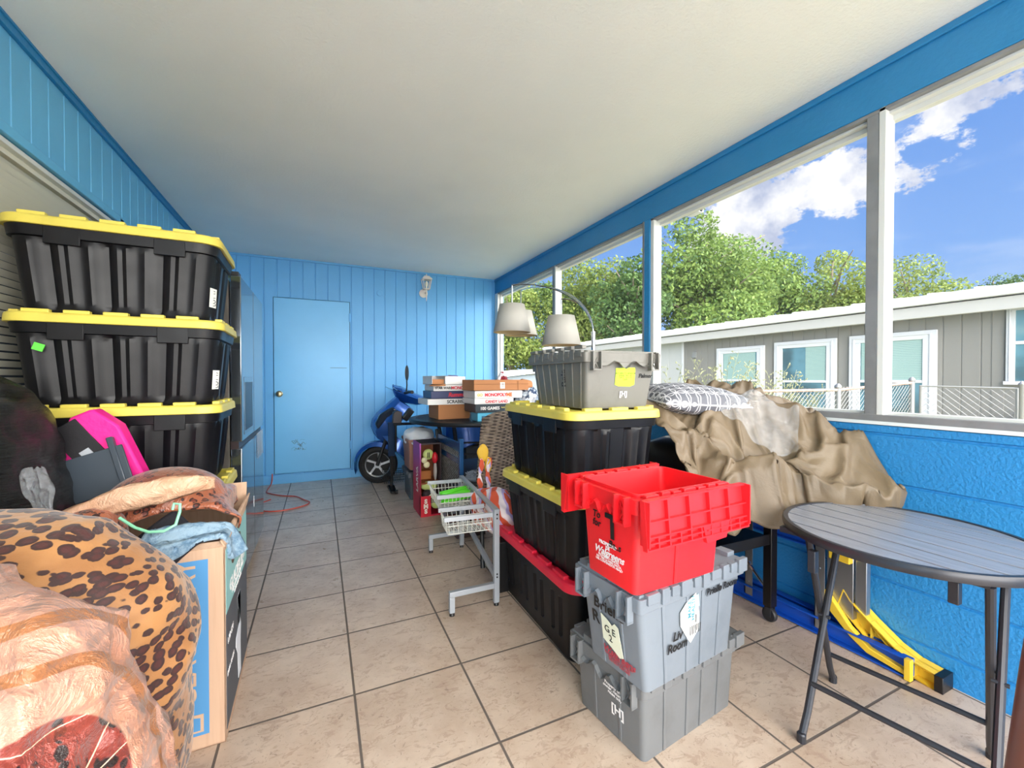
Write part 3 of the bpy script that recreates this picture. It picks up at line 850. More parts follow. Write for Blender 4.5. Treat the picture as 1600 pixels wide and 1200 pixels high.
# left stack, five high
SP = .345
LX, LY = -.812, .690
names = ['topmost', 'second from the top', 'middle', 'fourth from the top', 'bottom']
for i in range(5):
    lab = ['black tote with yellow lid at the top of the tall left stack', 'black tote with yellow lid and bright green sticker in the left stack', 'black tote with yellow lid behind the pink bag', 'black tote whose yellow lid peeks out above the leopard cloth beside the fridge', 'black tote on the floor under the tall left stack'][i]
    dx = (.0, .006, -.004, .004, 0)[i]
    t = tote('storage_tote', lab, .662, .47, SP - .002, lid_yellow, (LX + dx, LY, SP * (4 - i)), R(1.5) + (0, .004, -.006, .01, 0)[i], 'black totes with yellow lids stacked on the left', taper=.90)
    if i == 1:
        b = MB(); b.bx(-.029, .0, -.004, 0, 0, .026); o = b.build('green_sticker', plain('lime green sticker', '#63e04a', .5), t, loc=(-.205, -.232, .20)); o.rotation_euler = (.04, .35, 0)
    if i in (0, 1):
        b = MB(); b.bx(0, .002, -.022, .022, -.04, .04); o = b.build('paper_label', paper, t, loc=(.290, -.15, .10)); o.rotation_euler = (0, .06, -.35)
        lettering('LOT 17', .022, ink, t, (.294, -.15, .10), (0, 0, 1), (-.94, .35, 0))
# right stack, three high; long side runs away from the camera
RXc, RYc = 1.01, .115
t = tote('storage_tote', 'black tote with yellow lid carrying the open-flapped grey crate', .69, .49, .338, lid_yellow, (RXc + .0, RYc - .005, .672), R(90) , 'black totes stacked in the middle of the porch', taper=.91)
t = tote('storage_tote', 'black tote with yellow lid between the red lidded tote and the upper yellow lid', .71, .50, .334, lid_yellow, (RXc - .01, RYc - .02, .338), R(90.5), 'black totes stacked in the middle of the porch', taper=.88)
t = tote('storage_tote', 'black tote with bright red lid on the floor beside the grey crates', .83, .54, .338, lid_red, (RXc + .02, RYc + .04, 0), R(89.5), 'black totes stacked in the middle of the porch', ribs=False, rim=False, taper=.93)

# ---- attached-lid crates
def cratemat(n, c, d):
    m = Mat(n, c, .42); m.base(m.mix(m.math('MULTIPLY', m.step(m.noise(6, 6, .65), .45, .7), .45), c, d)); m.bump(m.noise(70, 4), .15, .001); return m.m
grey_a = cratemat('warm grey crate plastic', '#6b6d6f', '#575858'); grey_b = cratemat('blue grey crate plastic', '#747c85', '#5e6770')
grey_c = cratemat('olive grey crate plastic', '#76746d', '#605f59'); red_p = cratemat('red crate plastic', '#ee1f28', '#d41a20')
def crate(name, label, L, W, H, mat, loc, rz, taper=.86, taper_y=None, open_=False, flap='closed', group=None, ribs=((-.30, -.06, .10, .30), (-.18, .2))):
    t = thing(name, label, 'storage crate', loc, rz, group)
    ty = taper_y or taper
    def rect(l, w, z, r=.018):
        return [Vector((x, y, z)) for (x, y, *_k) in rrect(l, w, r, 3, 4)]
    l0, w0 = L - .045, W - .045
    hz = H - .055
    b = MB()
    outer = [rect(l0 * taper, w0 * ty, 0), rect(l0, w0, hz)]
    if open_:
        inner = [rect(l0 - .008, w0 - .008, hz + .05), rect(l0 * taper - .008, w0 * ty - .008, .012)]
        b.loft(outer + [rect(l0, w0, hz + .05)] + inner)
    else: b.loft(outer)
    for sy in (1, -1):      # shallow vertical ribs
        for u in ribs[0]:
            b.bar((u * l0 * taper, sy * w0 * ty / 2, .004), (u * l0, sy * w0 / 2, hz), .010, .008, up=(0, 1, 0))
    for sx in (1, -1):
        for u in ribs[1]:
            b.bar((sx * l0 * taper / 2, u * w0 * ty, .004), (sx * l0 / 2, u * w0, hz), .006, .010, up=(0, 1, 0))
    b.build('body', mat, t, bevel=.0015, angle=30)
    # rim flange
    b = MB(); o_ = rect(L - .012, W - .012, hz, .012); o2 = rect(L - .008, W - .008, H - .014, .012)
    i1 = rect(l0 - .004, w0 - .004, H - .014, .012); i0 = rect(l0 - .004, w0 - .004, hz, .012)
    b.loft([i0, o_, o2, i1], c0=False, c1=False)
    b.loft([i0, i1], False, False)
    # stepped teeth and hinge knuckles along the two long rims
    for sy in (1, -1):
        k = 0; x = -L / 2 + .03
        while x < L / 2 - .05:
            w = .030 if k % 3 else .046
            b.bx(x, x + w, sy * (W / 2 - .008) - .010, sy * (W / 2 - .008) + .006, H - .032 - (.012 if k % 2 else 0), H - .004 + (.003 if k % 2 else 0))
            x += w + .012; k += 1
    b.build('rim', mat, t, bevel=.0015, angle=30)
    # handles: pockets on the short ends
    for sx in (1, -1):
        b = MB(); X0 = sx * (L / 2 - .006)
        for sy in (1, -1):
            y = sy * (W / 2 - .055)
            b.bx(X0 - .020, X0 + .004, y - .022, y - .016, H - .085, H - .012); b.bx(X0 - .020, X0 + .004, y + .016, y + .022, H - .085, H - .012)
            b.bx(X0 - .020, X0 + .004, y - .022, y + .022, H - .088, H - .082); b.bar((X0 - .002, y - .014, H - .080), (X0 - .002, y + .014, H - .03), .004, .004)
            b.bar((X0 - .002, y + .014, H - .080), (X0 - .002, y - .014, H - .03), .004, .004)
        P = []
        for i in range(15):
            u = i / 14; y = (-.5 + u) * (W - .16)
            d = .062 + .016 * math.sin(u * PI * 5) * (1 if .2 < u < .8 else .4)
            P.append([Vector((X0 + .001, y, H - .014)), Vector((X0 + .001, y, H - d)), Vector((X0 - .012, y, H - d - .004))])
        b.grid(P)
        b.build('handle', mat, t, smooth=False)
    if flap == 'closed':
        b = MB()
        b.bx(-L / 2 + .012, L / 2 - .012, -W / 2 + .014, -.006, H - .014, H - .006); b.bx(-L / 2 + .012, L / 2 - .012, .004, W / 2 - .014, H - .014, H - .006)
        for k in range(9):
            x = (-.42 + k * .094) * L; s = 1 if k % 2 else -1
            b.bx(x, x + .07 * L, -.030 if s < 0 else -.006, .004 if s < 0 else .030, H - .010, H + .0)
        for sx in (1, -1):
            for y in (-.36, -.12, .12): b.bx(sx * (L / 2 - .030) - .018, sx * (L / 2 - .030) + .018, y * W, (y + .17) * W, H - .01, H + .008)
        b.build('lid', mat, t, bevel=.0015)
    return t
def hung_flap(t, L, W, H, mat, sy, drop=.15, out=.035):
    """one lid half hanging down outside the long rim, ribbed side outwards"""
    b = MB(); Y = sy * (W / 2 + .014)
    Y2 = sy * (W / 2 + out)
    x0, x1 = -L / 2 - .004, L / 2 + .004
    z1, z0 = H - .006, H - drop
    def P(x, u, d=0): return Vector((x, Y + (Y2 - Y) * u + sy * d, z1 + (z0 - z1) * u))
    b.loft([[P(x0, 0, -.002), P(x1, 0, -.002), P(x1, 0, .004), P(x0, 0, .004)], [P(x0, 1, -.002), P(x1, 1, -.002), P(x1, 1, .004), P(x0, 1, .004)]])
    def rib(xa, ua, xb, ub, w=.004, h=.016): 
        b.bar(P(xa, ua, h / 2), P(xb, ub, h / 2), w, h, up=(0, sy, 0))
    for u in (.02, .44, .74, .98): rib(x0, u, x1, u)
    for k in range(6): rib(x0 + (x1 - x0) * k / 5, .0, x0 + (x1 - x0) * k / 5, .76)
    n = 10
    for k in range(n + 1): rib(x0 + (x1 - x0) * k / n, .74, x0 + (x1 - x0) * k / n, 1.0)
    rib(x0, .86, x0 + (x1 - x0) * .52, .86); rib(x0 + (x1 - x0) * .56, .86, x1, .86)
    b.prism([(x0 + (x1 - x0) * .52, z0 + .03), (x0 + (x1 - x0) * .80, z0 + .03), (x0 + (x1 - x0) * .76, z0 - .014), (x0 + (x1 - x0) * .56, z0 - .018)], min(Y2, Y2 + sy * .012), max(Y2, Y2 + sy * .012), 'y')
    for xx in (x0, x1 - .004): b.bx(xx, xx + .004, min(Y, Y2 + sy * .02), max(Y, Y2 + sy * .02), z0 + .01, z1)
    b.build('lid_flap', mat, t, smooth=False)
# bottom, middle and red crate of the near stack
cA = crate('storage_crate', 'grey lidded crate on the floor at the bottom of the near stack', .507, .345, .264, grey_a, (.957, -.480, 0), R(6.8), .95)
cB = crate('storage_crate', 'blue grey crate with torn labels between the floor crate and the red crate', .508, .285, .300, grey_b, (.903, -.560, .254), R(6.5), .86, .96)
cC = crate('red_crate', 'open bright red crate on top of the grey crates', .392, .285, .285, red_p, (.820, -.605, .552), R(3), .95, .86, open_=True, flap='open', ribs=((-.05,), ()))
hung_flap(cC, .392, .285, .285, red_p, -1, .130, .026); hung_flap(cC, .392, .285, .285, red_p, 1, .130, .035)
def on_end(t, L, H, taper, body, size, mat, y, z, **k):      #  letters on the -x end of a crate, following its slope
    sl = (L - .045) / 2 * (1 - taper) / (H - .055)
    x = -((L - .045) / 2 * taper + sl * z)
    return lettering(body, size, mat, t, (x, y, z), (0, -1, 0), (-sl, 0, 1), lift=.0035, **k)
def on_long(t, W, H, taper, body, size, mat, x, z, lift=.006, **k):
    sl = (W - .045) / 2 * (1 - taper) / (H - .055)
    y = -((W - .045) / 2 * taper + sl * z)
    return lettering(body, size, mat, t, (x, y, z), (1, 0, 0), (0, -sl, 1), lift=lift, **k)
red_ink = plain('faded red print', '#b33a4a', .5)
on_end(cC, .392, .285, .95, 'T', .095, ink, -.022, .160, bold=.003); on_end(cC, .392, .285, .95, 'To\nfor', .030, ink, .048, .170, bold=.0006, shear=.2); on_end(cC, .392, .285, .95, 'Ba..s', .028, ink, -.03, .112, bold=.0006, shear=.2)
on_end(cC, .392, .285, .95, 'PROPIEDAD\nDE', .014, white_ink, .0, .100, bold=.0004)
on_end(cC, .392, .285, .95, 'Walgreens', .029, white_ink, -.003, .080, bold=.0006, shear=.35)
on_end(cC, .392, .285, .95, 'PROHIBIDO VENDER,\nNO TIRE LA MERCANCIA,\nUSE CONTENEDOR ABAJO', .0095, white_ink, -.003, .058)
on_long(cC, .285, .285, .86, 'P2V', .03, plain('dark red ink', '#7e1c20', .6), .09, .22, lift=.040)
on_end(cB, .508, .300, .86, 'Brielle', .050, ink, .006, .192, bold=.0006, shear=.12); on_end(cB, .508, .300, .86, 'R', .055, ink, .066, .140, bold=.0008)
on_end(cB, .508, .300, .86, 'Walgreens', .030, red_ink, -.020, .056, bold=.0005, shear=.35); on_end(cB, .508, .300, .86, 'PROPERTY OF COMPANY\nRETURN TO STORE\nDO NOT DISCARD', .010, red_ink, -.02, .034)
on_long(cB, .285, .300, .96, 'Brielle Room', .030, ink, .138, .222, bold=.0008, shear=.25); on_long(cB, .285, .300, .96, 'Liv\nRoom', .036, ink, -.075, .115, bold=.0008, shear=.2)
def torn(t, pts, o, xd, yd, mat, name):
    b = MB(); x = Vector(xd).normalized(); y = Vector(yd).normalized(); z = x.cross(y)
    vs = [Vector(o) + x * a + y * c + z * .0012 for a, c in pts] + [Vector(o) + x * a + y * c + z * .0024 for a, c in pts]
    n = len(pts); b.add(vs, [tuple(range(n - 1, -1, -1)), tuple(range(n, 2 * n))] + [(k, (k + 1) % n, n + (k + 1) % n, n + k) for k in range(n)])
    return b.build(name, mat, t, smooth=False)
slB = .463 / 2 * .14 / .245; xB = -(.463 / 2 * .86 + slB * .155)
lb = torn(cB, [(-.036, .050), (-.012, .042), (.008, .030), (.020, .042), (.034, .035), (.045, -.052), (.030, -.060), (.0, -.044), (-.035, -.030)], (xB, .0, .118), (0, -1, 0), (-slB, 0, 1), plain('yellowed label', '#e4e6cf', .6), 'torn_label')
lettering('G E\n2', .030, ink, lb, (xB - .001, .0, .116), (0, -1, 0), (-slB, 0, 1), lift=.0028)
slL = .24 / 2 * .04 / .245; yB = -(.24 / 2 * .96 + slL * .175) - .003
lb = torn(cB, [(.028, .072), (-.018, .052), (-.044, .030), (-.042, -.010), (-.020, -.042), (.006, -.075), (.046, -.042), (.046, .0), (.036, .040)], (-.020, yB, .165), (1, 0, 0), (0, -slL, 1), paper, 'torn_label')
lettering('MAKE\nHEALTH', .020, plain('teal print', '#4a90a0', .6), lb, (-.014, yB - .001, .195), (0, 0, 1), (-1, 0, 0), lift=.003, bold=.0003)
lettering('1', .036, ink, lb, (.008, yB, .158), (1, 0, 0), (0, -slL, 1), lift=.003); lettering('||||I||', .030, ink, lb, (.006, yB, .130), (1, 0, 0), (0, -slL, 1), lift=.003)
torn(cB, [(.0, .020), (.020, .026), (.026, -.012), (.002, -.018)], (-.0, yB - .001, .205), (1, 0, 0), (0, -slL, 1), plain('light blue print', '#9fd0dc', .6), 'label_print').parent = lb
sl_a = .47 / 2 * .115 / .22
on_end(cA, .507, .264, .95, 'Property of the\nowner, return for\nreuse only', .014, white_ink, -.035, .150, bold=.0003); on_end(cA, .507, .264, .95, '[H]', .040, white_ink, -.045, .095, bold=.0008)
# grey crate on the yellow lid, lid halves up
cD = crate('storage_crate', 'warm grey crate with neon sticker sitting on the yellow tote lid', .545, .405, .250, grey_c, (1.065, .075, 1.012), R(88.5), .875, .90, open_=True, flap='open', ribs=((-.42, -.28, -.13, .0, .14, .28, .41), ()))
b = MB()   # short raised lid edge on the far long side and loose teeth on the near end
for k in range(6): b.bx(-.26 + k * .085, -.20 + k * .085, .185, .205, .250, .264)
b.build('lid_flap', grey_c, cD, bevel=.001)
# its near end faces the camera: local -x end
slD = .5 / 2 * .125 / .195; 
neon = plain('neon yellow sticker', '#c9f23a', .5)
lb = torn(cD, [(-.052, .038), (.046, .041), (.050, .030), (.052, -.034), (.030, -.042), (-.030, -.040), (-.050, -.034)], (-(.25 * .875 + slD * .135), -.022, .135), (0, -1, 0), (-slD, 0, 1), neon, 'neon_sticker')
lettering('RETURN TO VENDOR\nSERIAL  NO. 41\nDATE   0 4 1 9\nITEM', .0105, plain('dark green print', '#2c4a1e', .6), lb, (-(.25 * .875 + slD * .135), -.022, .137), (0, -1, 0), (-slD, 0, 1), lift=.003)
on_end(cD, .545, .250, .875, 'Palmer', .026, ink, -.128, .140, bold=.0004, shear=.2); on_end(cD, .545, .250, .875, '[H]', .030, white_ink, -.020, .062, bold=.0008)
yD = -(.36 / 2 * .9 + .36 / 2 * .1 / .207 * .13)
sl = .36 / 2 * .1 / .207
lettering('Rala', .048, ink, cD, (-.06, .36 / 2 * .9 + sl * .13, .13), (0, sl, 1), (1, 0, 0), lift=.003, bold=.0008)

# ================================================================== RIGHT SIDE: FOLDING TABLE, GRILL, LADDER, TARP
steel_dark = plain('dark grey powder coated steel', '#34353b', .34, .3, nb=(150, .1, .001))
def round_table():
    t = thing('folding_table', 'round slatted grey metal folding table at the right by the blue block wall', 'table', (1.59, -.90, 0))
    slat = Mat('brushed grey slats', '#8a8e98', .26, .25); v = slat.coord((30, 2, 2))
    slat.base(slat.mix(slat.math('MULTIPLY', slat.step(slat.noise(3, 5, .65, vec=v), .35, .7), .5), '#9ba0ab', '#7a7e88')); slat.bump(slat.noise(40, 3), .08, .001)
    r = .320; n = 7; w = 2 * (r - .012) / n
    for k in range(n):
        x0 = -r + .012 + k * w + .0045; x1 = x0 + w - .0090
        b = MB(); pts = []
        for i in range(9): x = x0 + (x1 - x0) * i / 8; pts.append((x, -math.sqrt(max((r - .010) ** 2 - x * x, 0))))
        for i in range(9): x = x1 - (x1 - x0) * i / 8; pts.append((x, math.sqrt(max((r - .010) ** 2 - x * x, 0))))
        b.prism(pts, .640, .648); b.build('slat', slat.m, t, bevel=.0012)
    b = MB(); b.lathe([(r - .014, .630), (r, .625), (r + .003, .632), (r + .003, .645), (r - .001, .651), (r - .014, .651), (r - .016, .646)], n=72)
    b.v = b.v[:]; b.f = [f for f in b.f if len(f) < 10]; b.mi = [0] * len(b.f)
    n_ = 72; m_ = 7
    b.f += [((m_ - 1) * n_ + k, (m_ - 1) * n_ + (k + 1) % n_, (k + 1) % n_, k) for k in range(n_)]; b.mi = [0] * len(b.f)
    b.build('table_rim', steel_dark, t)
    O = Vector((1.59, -.90, 0))
    def W(x, y, z): return Vector((x, y, z)) - O
    v = Vector((.20, -.98, 0)).normalized() * .395
    A = [Vector((1.262, -.792, .012)), Vector((1.64, -.705, .618))]
    B = [Vector((1.640, -.680, .012)), Vector((1.345, -.760, .618))]
    for nm, (f, h) in (('leg_frame', A), ('leg_frame', B)):
        b = MB()
        pf, ph = f + v, h + v
        for p, q in ((f, h), (pf, ph)):
            foot = p + (q - p) * .10; kn = Vector((foot.x + (q.x - p.x) * .02, foot.y, foot.z))
            b.tube([p - O, kn - O, q - O], .0105, 10); b.lathe([(.013, -.012), (.013, .012), (.010, .016)], tuple(p - O), 10)
        e = .22 if f is A[0] else .20
        b.tube([f.lerp(h, e) - O, pf.lerp(ph, e) - O], .0085, 8); b.tube([h - O, ph - O], .0105, 8)
        b.build(nm, steel_dark, t)
    for w in (Vector(), v):
        b = MB(); p = A[0].lerp(A[1], .52) + w - O; b.tube([p + Vector((-.004, .016, 0)), p + Vector((.004, -.016, 0))], .006, 8)
        b.build('pivot', steel_dark, t)
    b = MB()
    for xx in (1.46, 1.36): b.bar(W(xx, -.66, .615), W(xx + .08, -1.08, .615), .024, .020)
    b.bar(W(1.30, -.80, .60), W(1.30, -.80, .53), .022, .022); b.bar(W(1.43, -1.08, .60), W(1.43, -1.08, .54), .022, .022)
    b.build('under_rail', steel_dark, t, bevel=.002)
round_table()
# brown round pole leaning in from the right
def brown_pole():
    t = thing('leaning_pole', 'thick brown round pole leaning at the right end of the folding table', 'pole', (.985, -1.29, 0))
    b = MB(); b.tube([(-.005, -.005, .004), (.045, -.015, .24), (.110, -.030, .60), (.23, -.055, 1.14)], .036, 20); b.build('pole', plain('brown painted metal', '#6d463a', .35, nb=(60, .1, .001)), t)
    b = MB(); b.tube([(-.006, -.005, 0), (-.002, -.004, .025)], .040, 20); b.build('foot_cap', dark, t)
brown_pole()

# ---- grill on casters
grill_black = plain('black grill enamel', '#1a1719', .30, .2, nb=(80, .1, .001))
def grill():
    X0, Y0 = 1.56, -.08
    t = thing('grill_cart', 'black grill cart on wheels, mostly hidden under the brown tarp', 'grill', (X0, Y0, 0))
    b = MB()
    def ring(z, g): return [Vector((x, y, z)) for (x, y, *_k) in rrect(.52 + g, .52 + g, .06, 6, 6)]
    b.loft([ring(.50, -.06), ring(.515, -.02), ring(.55, 0), ring(.655, .0), ring(.66, .012), ring(.675, .012)])
    b.build('firebox', grill_black, t)
    b = MB(); b.loft([ring(.68, -.02), ring(.76, -.12), ring(.82, -.20), ring(.85, -.32)]); b.build('hood', grill_black, t)
    for sx in (1, -1):
        for sy in (1, -1):
            x, y = sx * .245, sy * .245
            b = MB(); b.bx(x - .022, x + .022, y - .020, y + .020, .075, .60); b.build('leg', grill_black, t, bevel=.003)
            b = MB(); b.lathe([(.004, -.012), (.030, -.012), (.034, -.006), (.034, .006), (.030, .012), (.004, .012)], M=Matrix.Translation((x, y, .036)) @ Matrix.Rotation(R(90), 4, 'Y'), n=20)
            b.bx(x - .018, x - .014, y - .014, y + .014, .03, .09); b.bx(x + .014, x + .018, y - .014, y + .014, .03, .09); b.bx(x - .018, x + .018, y - .014, y + .014, .072, .09)
            b.build('caster', plain('dark rubber', '#2a2a2e', .5), t)
    b = MB(); b.bx(-.235, .235, -.25, .22, .385, .405); b.bx(-.235, .235, -.258, -.250, .370, .420); b.build('shelf', grill_black, t, bevel=.003)
    b = MB(); b.bx(-.27, .27, -.268, -.258, .560, .640); b.build('front_panel', grill_black, t, bevel=.003)
grill()

# ---- fibreglass step ladder lying along the wall
def ladder():
    t = thing('step_ladder', 'blue fibreglass ladder with yellow plastic ends lying on its side along the block wall', 'ladder', (1.90, -.3, 0))
    O = Vector((1.90, -.3, 0))
    blue = plain('blue fibreglass', '#1550b8', .32, nb=(60, .1, .001)); alu = plain('aluminium', '#a9acb1', .32, .85, nb=(90, .08, .001)); yel = plain('yellow moulded plastic', '#eec63a', .38, nb=(60, .1, .001))
    def rail(name, p, q, h=.032, d=.075):
        b = MB(); P, Q = Vector(p) - O, Vector(q) - O
        b.bar(P, Q, .006, d); dd = (Q - P).normalized(); s = dd.cross(Vector((0, 0, 1))).normalized()
        if s.x > 0: s = -s
        u = Vector((0, 0, 1)) * (d / 2 - .003)
        b.bar(P + s * h / 2 + u, Q + s * h / 2 + u, h, .006); b.bar(P + s * h / 2 - u, Q + s * h / 2 - u, h, .006)
        return b.build(name, blue, t, bevel=.001)
    rail('rail', (1.935, -.80, .042), (1.875, 1.0, .042)); rail('rail', (1.985, -.70, .042), (1.96, 1.0, .042))
    rail('rail', (1.950, -.48, .41), (1.90, 1.0, .40)); 
    for y, wd, x in ((-.155, .040, 1.895), (-.485, .040, 1.905), (.2, .05, 1.895), (.55, .05, 1.89)):
        b = MB(); b.bx(x - O.x - .004, x - O.x + .0, y - O.y - wd / 2, y - O.y + wd / 2, .03, .42); b.bx(x - O.x - .004, x - O.x + .045, y - O.y + wd / 2 - .004, y - O.y + wd / 2, .03, .42)
        for z in (.18, .30, .10): b.lathe([(.001, 0), (.005, 0), (.005, .004), (.001, .004)], M=Matrix.Translation((x - O.x - .004, y - O.y, z)) @ Matrix.Rotation(R(-90), 4, 'Y'), n=8)
        b.build('step', alu, t)
    b = MB(); b.bx(.03, .062, -.30, -.20, .12, .44); b.bx(.036, .066, -.345, -.305, .16, .44); b.build('step', alu, t, bevel=.002)
    # spreader
    b = MB(); b.tube([(-.02, .128, .19), (-.01, .045, .105)], .008, 8); b.tube([(-.02, .130, .195), (-.021, .138, .205)], .011, 8); b.build('spreader', chrome, t)
    # curved yellow foot, running down to the rail end
    pts = [(-.265, .235), (-.29, .20), (-.36, .145), (-.44, .09), (-.50, .066), (-.57, .058)]
    low = [(-.245, .165), (-.29, .125), (-.36, .065), (-.43, .02), (-.50, .012), (-.57, .004)]
    b = MB(); poly = pts + low[::-1]; b.prism(poly, .062, .068, 'x'); 
    for seq in (pts, low):
        P = [(.045 + .0, y, z) for y, z in seq]
        b.grid([[Vector((.028, y, z)), Vector((.100, y, z))] for y, z in seq]); b.grid([[Vector((.028, y, z - .005)), Vector((.100, y, z - .005))] for y, z in seq])
    for i in range(6):
        (y, z), (y2, z2) = pts[i], low[i]; b.bar((.064, y, z), (.064, y2, z2), .072 if i in (0, 5) else .050, .004, up=(0, 1, 0))
    b.bar((.064, -.27, .215), (.064, -.42, .07), .050, .004, up=(0, 1, 0))
    b.build('end_foot', yel, t, smooth=False)
    b = MB(); poly = [(-.205, .215), (-.19, .16), (-.30, .06), (-.36, .025), (-.49, .012), (-.49, .03), (-.37, .05), (-.30, .10)]
    b.prism(poly, .005, .030, 'x'); b.build('end_foot', yel, t, bevel=.003)
    b = MB(); b.bx(-.006, .018, -.505, -.485, .002, .082); b.build('end_clip', yel, t, bevel=.002)
    b = MB(); b.bx(.024, .104, -.585, -.560, .0, .060); b.build('rubber_foot', dark, t, bevel=.002)
    b = MB(); b.bx(.0, .085, -.36, -.20, .395, .440); b.bx(.0, .03, -.30, -.22, .36, .41); b.build('top_cap', yel, t, bevel=.004)
ladder()

# ---- tarp thrown over the grill
tarp_m = Mat('brown canvas tarp', '#94846c', .62); v = tarp_m.coord(world=True)
tarp_m.base(tarp_m.mix(tarp_m.math('MULTIPLY', tarp_m.step(tarp_m.noise(3, 4, vec=v), .35, .65), .5), '#75654f', '#5f5140'))
tarp_m.set('Roughness', .5); tarp_m.bump(tarp_m.math('ADD', tarp_m.noise(9, 5, .6, vec=v, dist=.6), tarp_m.math('MULTIPLY', tarp_m.noise(420, 2, vec=v), .06)), .45, .012)
def smooth(x): x = min(max(x, 0), 1); return x * x * (3 - 2 * x)
def crease(x, y, s):
    """height of stiff canvas crumpled into facets: sharp ridges between cells"""
    p = Vector((x * 4.2 + y * 1.5, y * 5.2 - x * 1.2, 2.0)) + Vector((noise.noise(Vector((x * 5, y * 5, 0))), noise.noise(Vector((x * 5, y * 5, 9))), 0)) * .5
    d = noise.voronoi(p)[0]; e = noise.voronoi(p * 2.1 + Vector((3, 1, 4)))[0]
    return .075 * (1 - min(1, (d[1] - d[0]) * 1.5)) + .028 * (1 - min(1, (e[1] - e[0]) * 1.6)) - .03
def make_tarp():
    nx, ny = 96, 120
    P = np.zeros((nx, ny, 3))
    for i in range(nx):
        u = i / (nx - 1); x = 1.285 + u * .700
        s = smooth((x - 1.62) / .30)
        yf = -.400 - .095 * smooth((x - 1.42) / .15) - .235 * s          # where the slope ends in front
        drop = .055 + .03 * math.sin((x - 1.3) * 9)
        if x > 1.66: drop *= 1 - smooth((x - 1.66) / .12)
        zf = .690 + .02 * math.sin(x * 13)
        yb = .26
        zt = .965 + .055 * smooth((x - 1.6) / .3)
        run = .40 if x < 1.6 else .40 + .22 * s
        for j in range(ny):
            v = j / (ny - 1) * (yb - yf + drop + .03)
            if v < yb - yf:
                y = yb - v; q = (y - yf) / run
                z = zf + (zt - zf) * smooth(q) ** (.8 if x < 1.6 else .65)
                z += crease(x, y, s) 
                # long folds running down to the table corner
                r = (x - 1.3) * .78 + (y + .1) * .62
                z += (.052 * (1 - abs(math.sin(r * 13 + 1.5 * noise.noise(Vector((x * 3, y * 3, 7)))))) ** 2) * (1 if x > 1.45 else .4)
            else:
                d = v - (yb - yf); y = yf - .012 - .35 * d * max(0, 1 - s * 2); z = zf - d * .96
            if x > 1.95: z = min(z, 1.05)
            P[i, j] = (x, y + .012 * noise.noise(Vector((x * 8, z * 8, 4))), max(z, .666 if x > 1.78 and y < -.46 else .4))
    base = P.copy()
    rs = np.random.RandomState(7)
    N = over_mound(base)
    wall = solids([('half', 0, 1, 1.996), ('box', .5, 1.262, -.30, .50, 0, 1.02)])
    def solve(Q):
        Q, a = N(Q); Q, b_ = wall(Q); return Q, a | b_
    for i in range(nx):
        for j in range(ny): P[i, j] += Vector((0, -.3, 1)) * (.03 * max(0, noise.noise(Vector(base[i, j]) * 7.0)) + .006 * noise.noise(Vector(base[i, j]) * 18))
    pins = np.zeros((nx, ny), bool); pins[:, 0] = True; pins[::24, -1] = True; pins[0, ::30] = True
    P = fall(P, None if False else .01, solve, steps=70, iters=6, g=.00035, damp=.93, bend=.12, fric=.35, pins=pins, grow=1.13)
    return P, nx, ny
TP, nx, ny = make_tarp()
o = cloth_obj('canvas_tarp', TP, tarp_m.m, None, .003, 0)
tag(o, 'crumpled brown canvas tarp heaped over the grill cart and the back of the folding table', 'tarp')
def top_of(P, x, y, r=.06):
    d = np.hypot(P[..., 0] - x, P[..., 1] - y); k = d < r
    return float(P[..., 2][k].max()) if k.any() else .7
# pillow
def pillow_mesh(L, W, T, n=36, puff=2.2):
    P = []; Q = []
    for i in range(n + 1):
        r, q = [], []
        for j in range(n + 1):
            u, v_ = i / n * 2 - 1, j / n * 2 - 1
            e = (1 - abs(u) ** puff) * (1 - abs(v_) ** puff)
            x = u * L / 2 * (1 - .07 * (1 - abs(v_)) * abs(u) ** 3); y = v_ * W / 2 * (1 - .07 * (1 - abs(u)) * abs(v_) ** 3)
            h = T / 2 * max(e, 0) ** .42
            w = noise.noise(Vector((x * 9, y * 9, 1))) * .006 + noise.noise(Vector((x * 22, y * 22, 3))) * .004 * (1 - max(e, 0)) * 2
            r.append(Vector((x, y, h + w * (e > 0)))); q.append(Vector((x, y, -h * .8 + w * (e > 0))))
        P.append(r); Q.append(q)
    return P, Q
pm = Mat('grey and white lattice fabric', '#8b8c92', .75); v = pm.coord((1, 1, .0), (0, 0, R(45)))
def ring_lines():
    # two interleaved rows of circles give the quatrefoil lattice
    sp = pm.n('ShaderNodeSeparateXYZ'); pm.L.new(v, sp.inputs[0]); out = None
    for ox in (0, .5):
        fx = pm.math('SUBTRACT', pm.math('FRACT', pm.math('ADD', pm.math('MULTIPLY', sp.outputs[0], 14.0), 50 + ox)), .5)
        fy = pm.math('SUBTRACT', pm.math('FRACT', pm.math('ADD', pm.math('MULTIPLY', sp.outputs[1], 14.0), 50 + ox)), .5)
        d = pm.math('SQRT', pm.math('ADD', pm.math('MULTIPLY', fx, fx), pm.math('MULTIPLY', fy, fy)))
        k = pm.step(pm.math('ABSOLUTE', pm.math('SUBTRACT', d, .47)), .022, .042, 1, 0)
        out = k if out is None else pm.math('MAXIMUM', out, k)
        if ox == 0: continue
    return out
pm.base(pm.mix(ring_lines(), '#66676f', '#dcdce0')); pm.bump(pm.noise(300, 2), .15, .001)
t = thing('throw_pillow', 'grey throw pillow with white lattice pattern on top of the tarp', 'pillow', (1.60, -.02, 1.03))
P, Q = pillow_mesh(.50, .46, .17)
b = MB(); b.grid(P); b.grid(Q); b.build('pillow_body', pm.m, t)
b = MB(); E = [Vector((u * .25 * (1 - .0), -.23, 0)) for u in (-.98, -.5, 0, .5, .98)]
edge = []
for i in range(0, 37): edge.append(P[i][0] + Vector((0, 0, 0)))
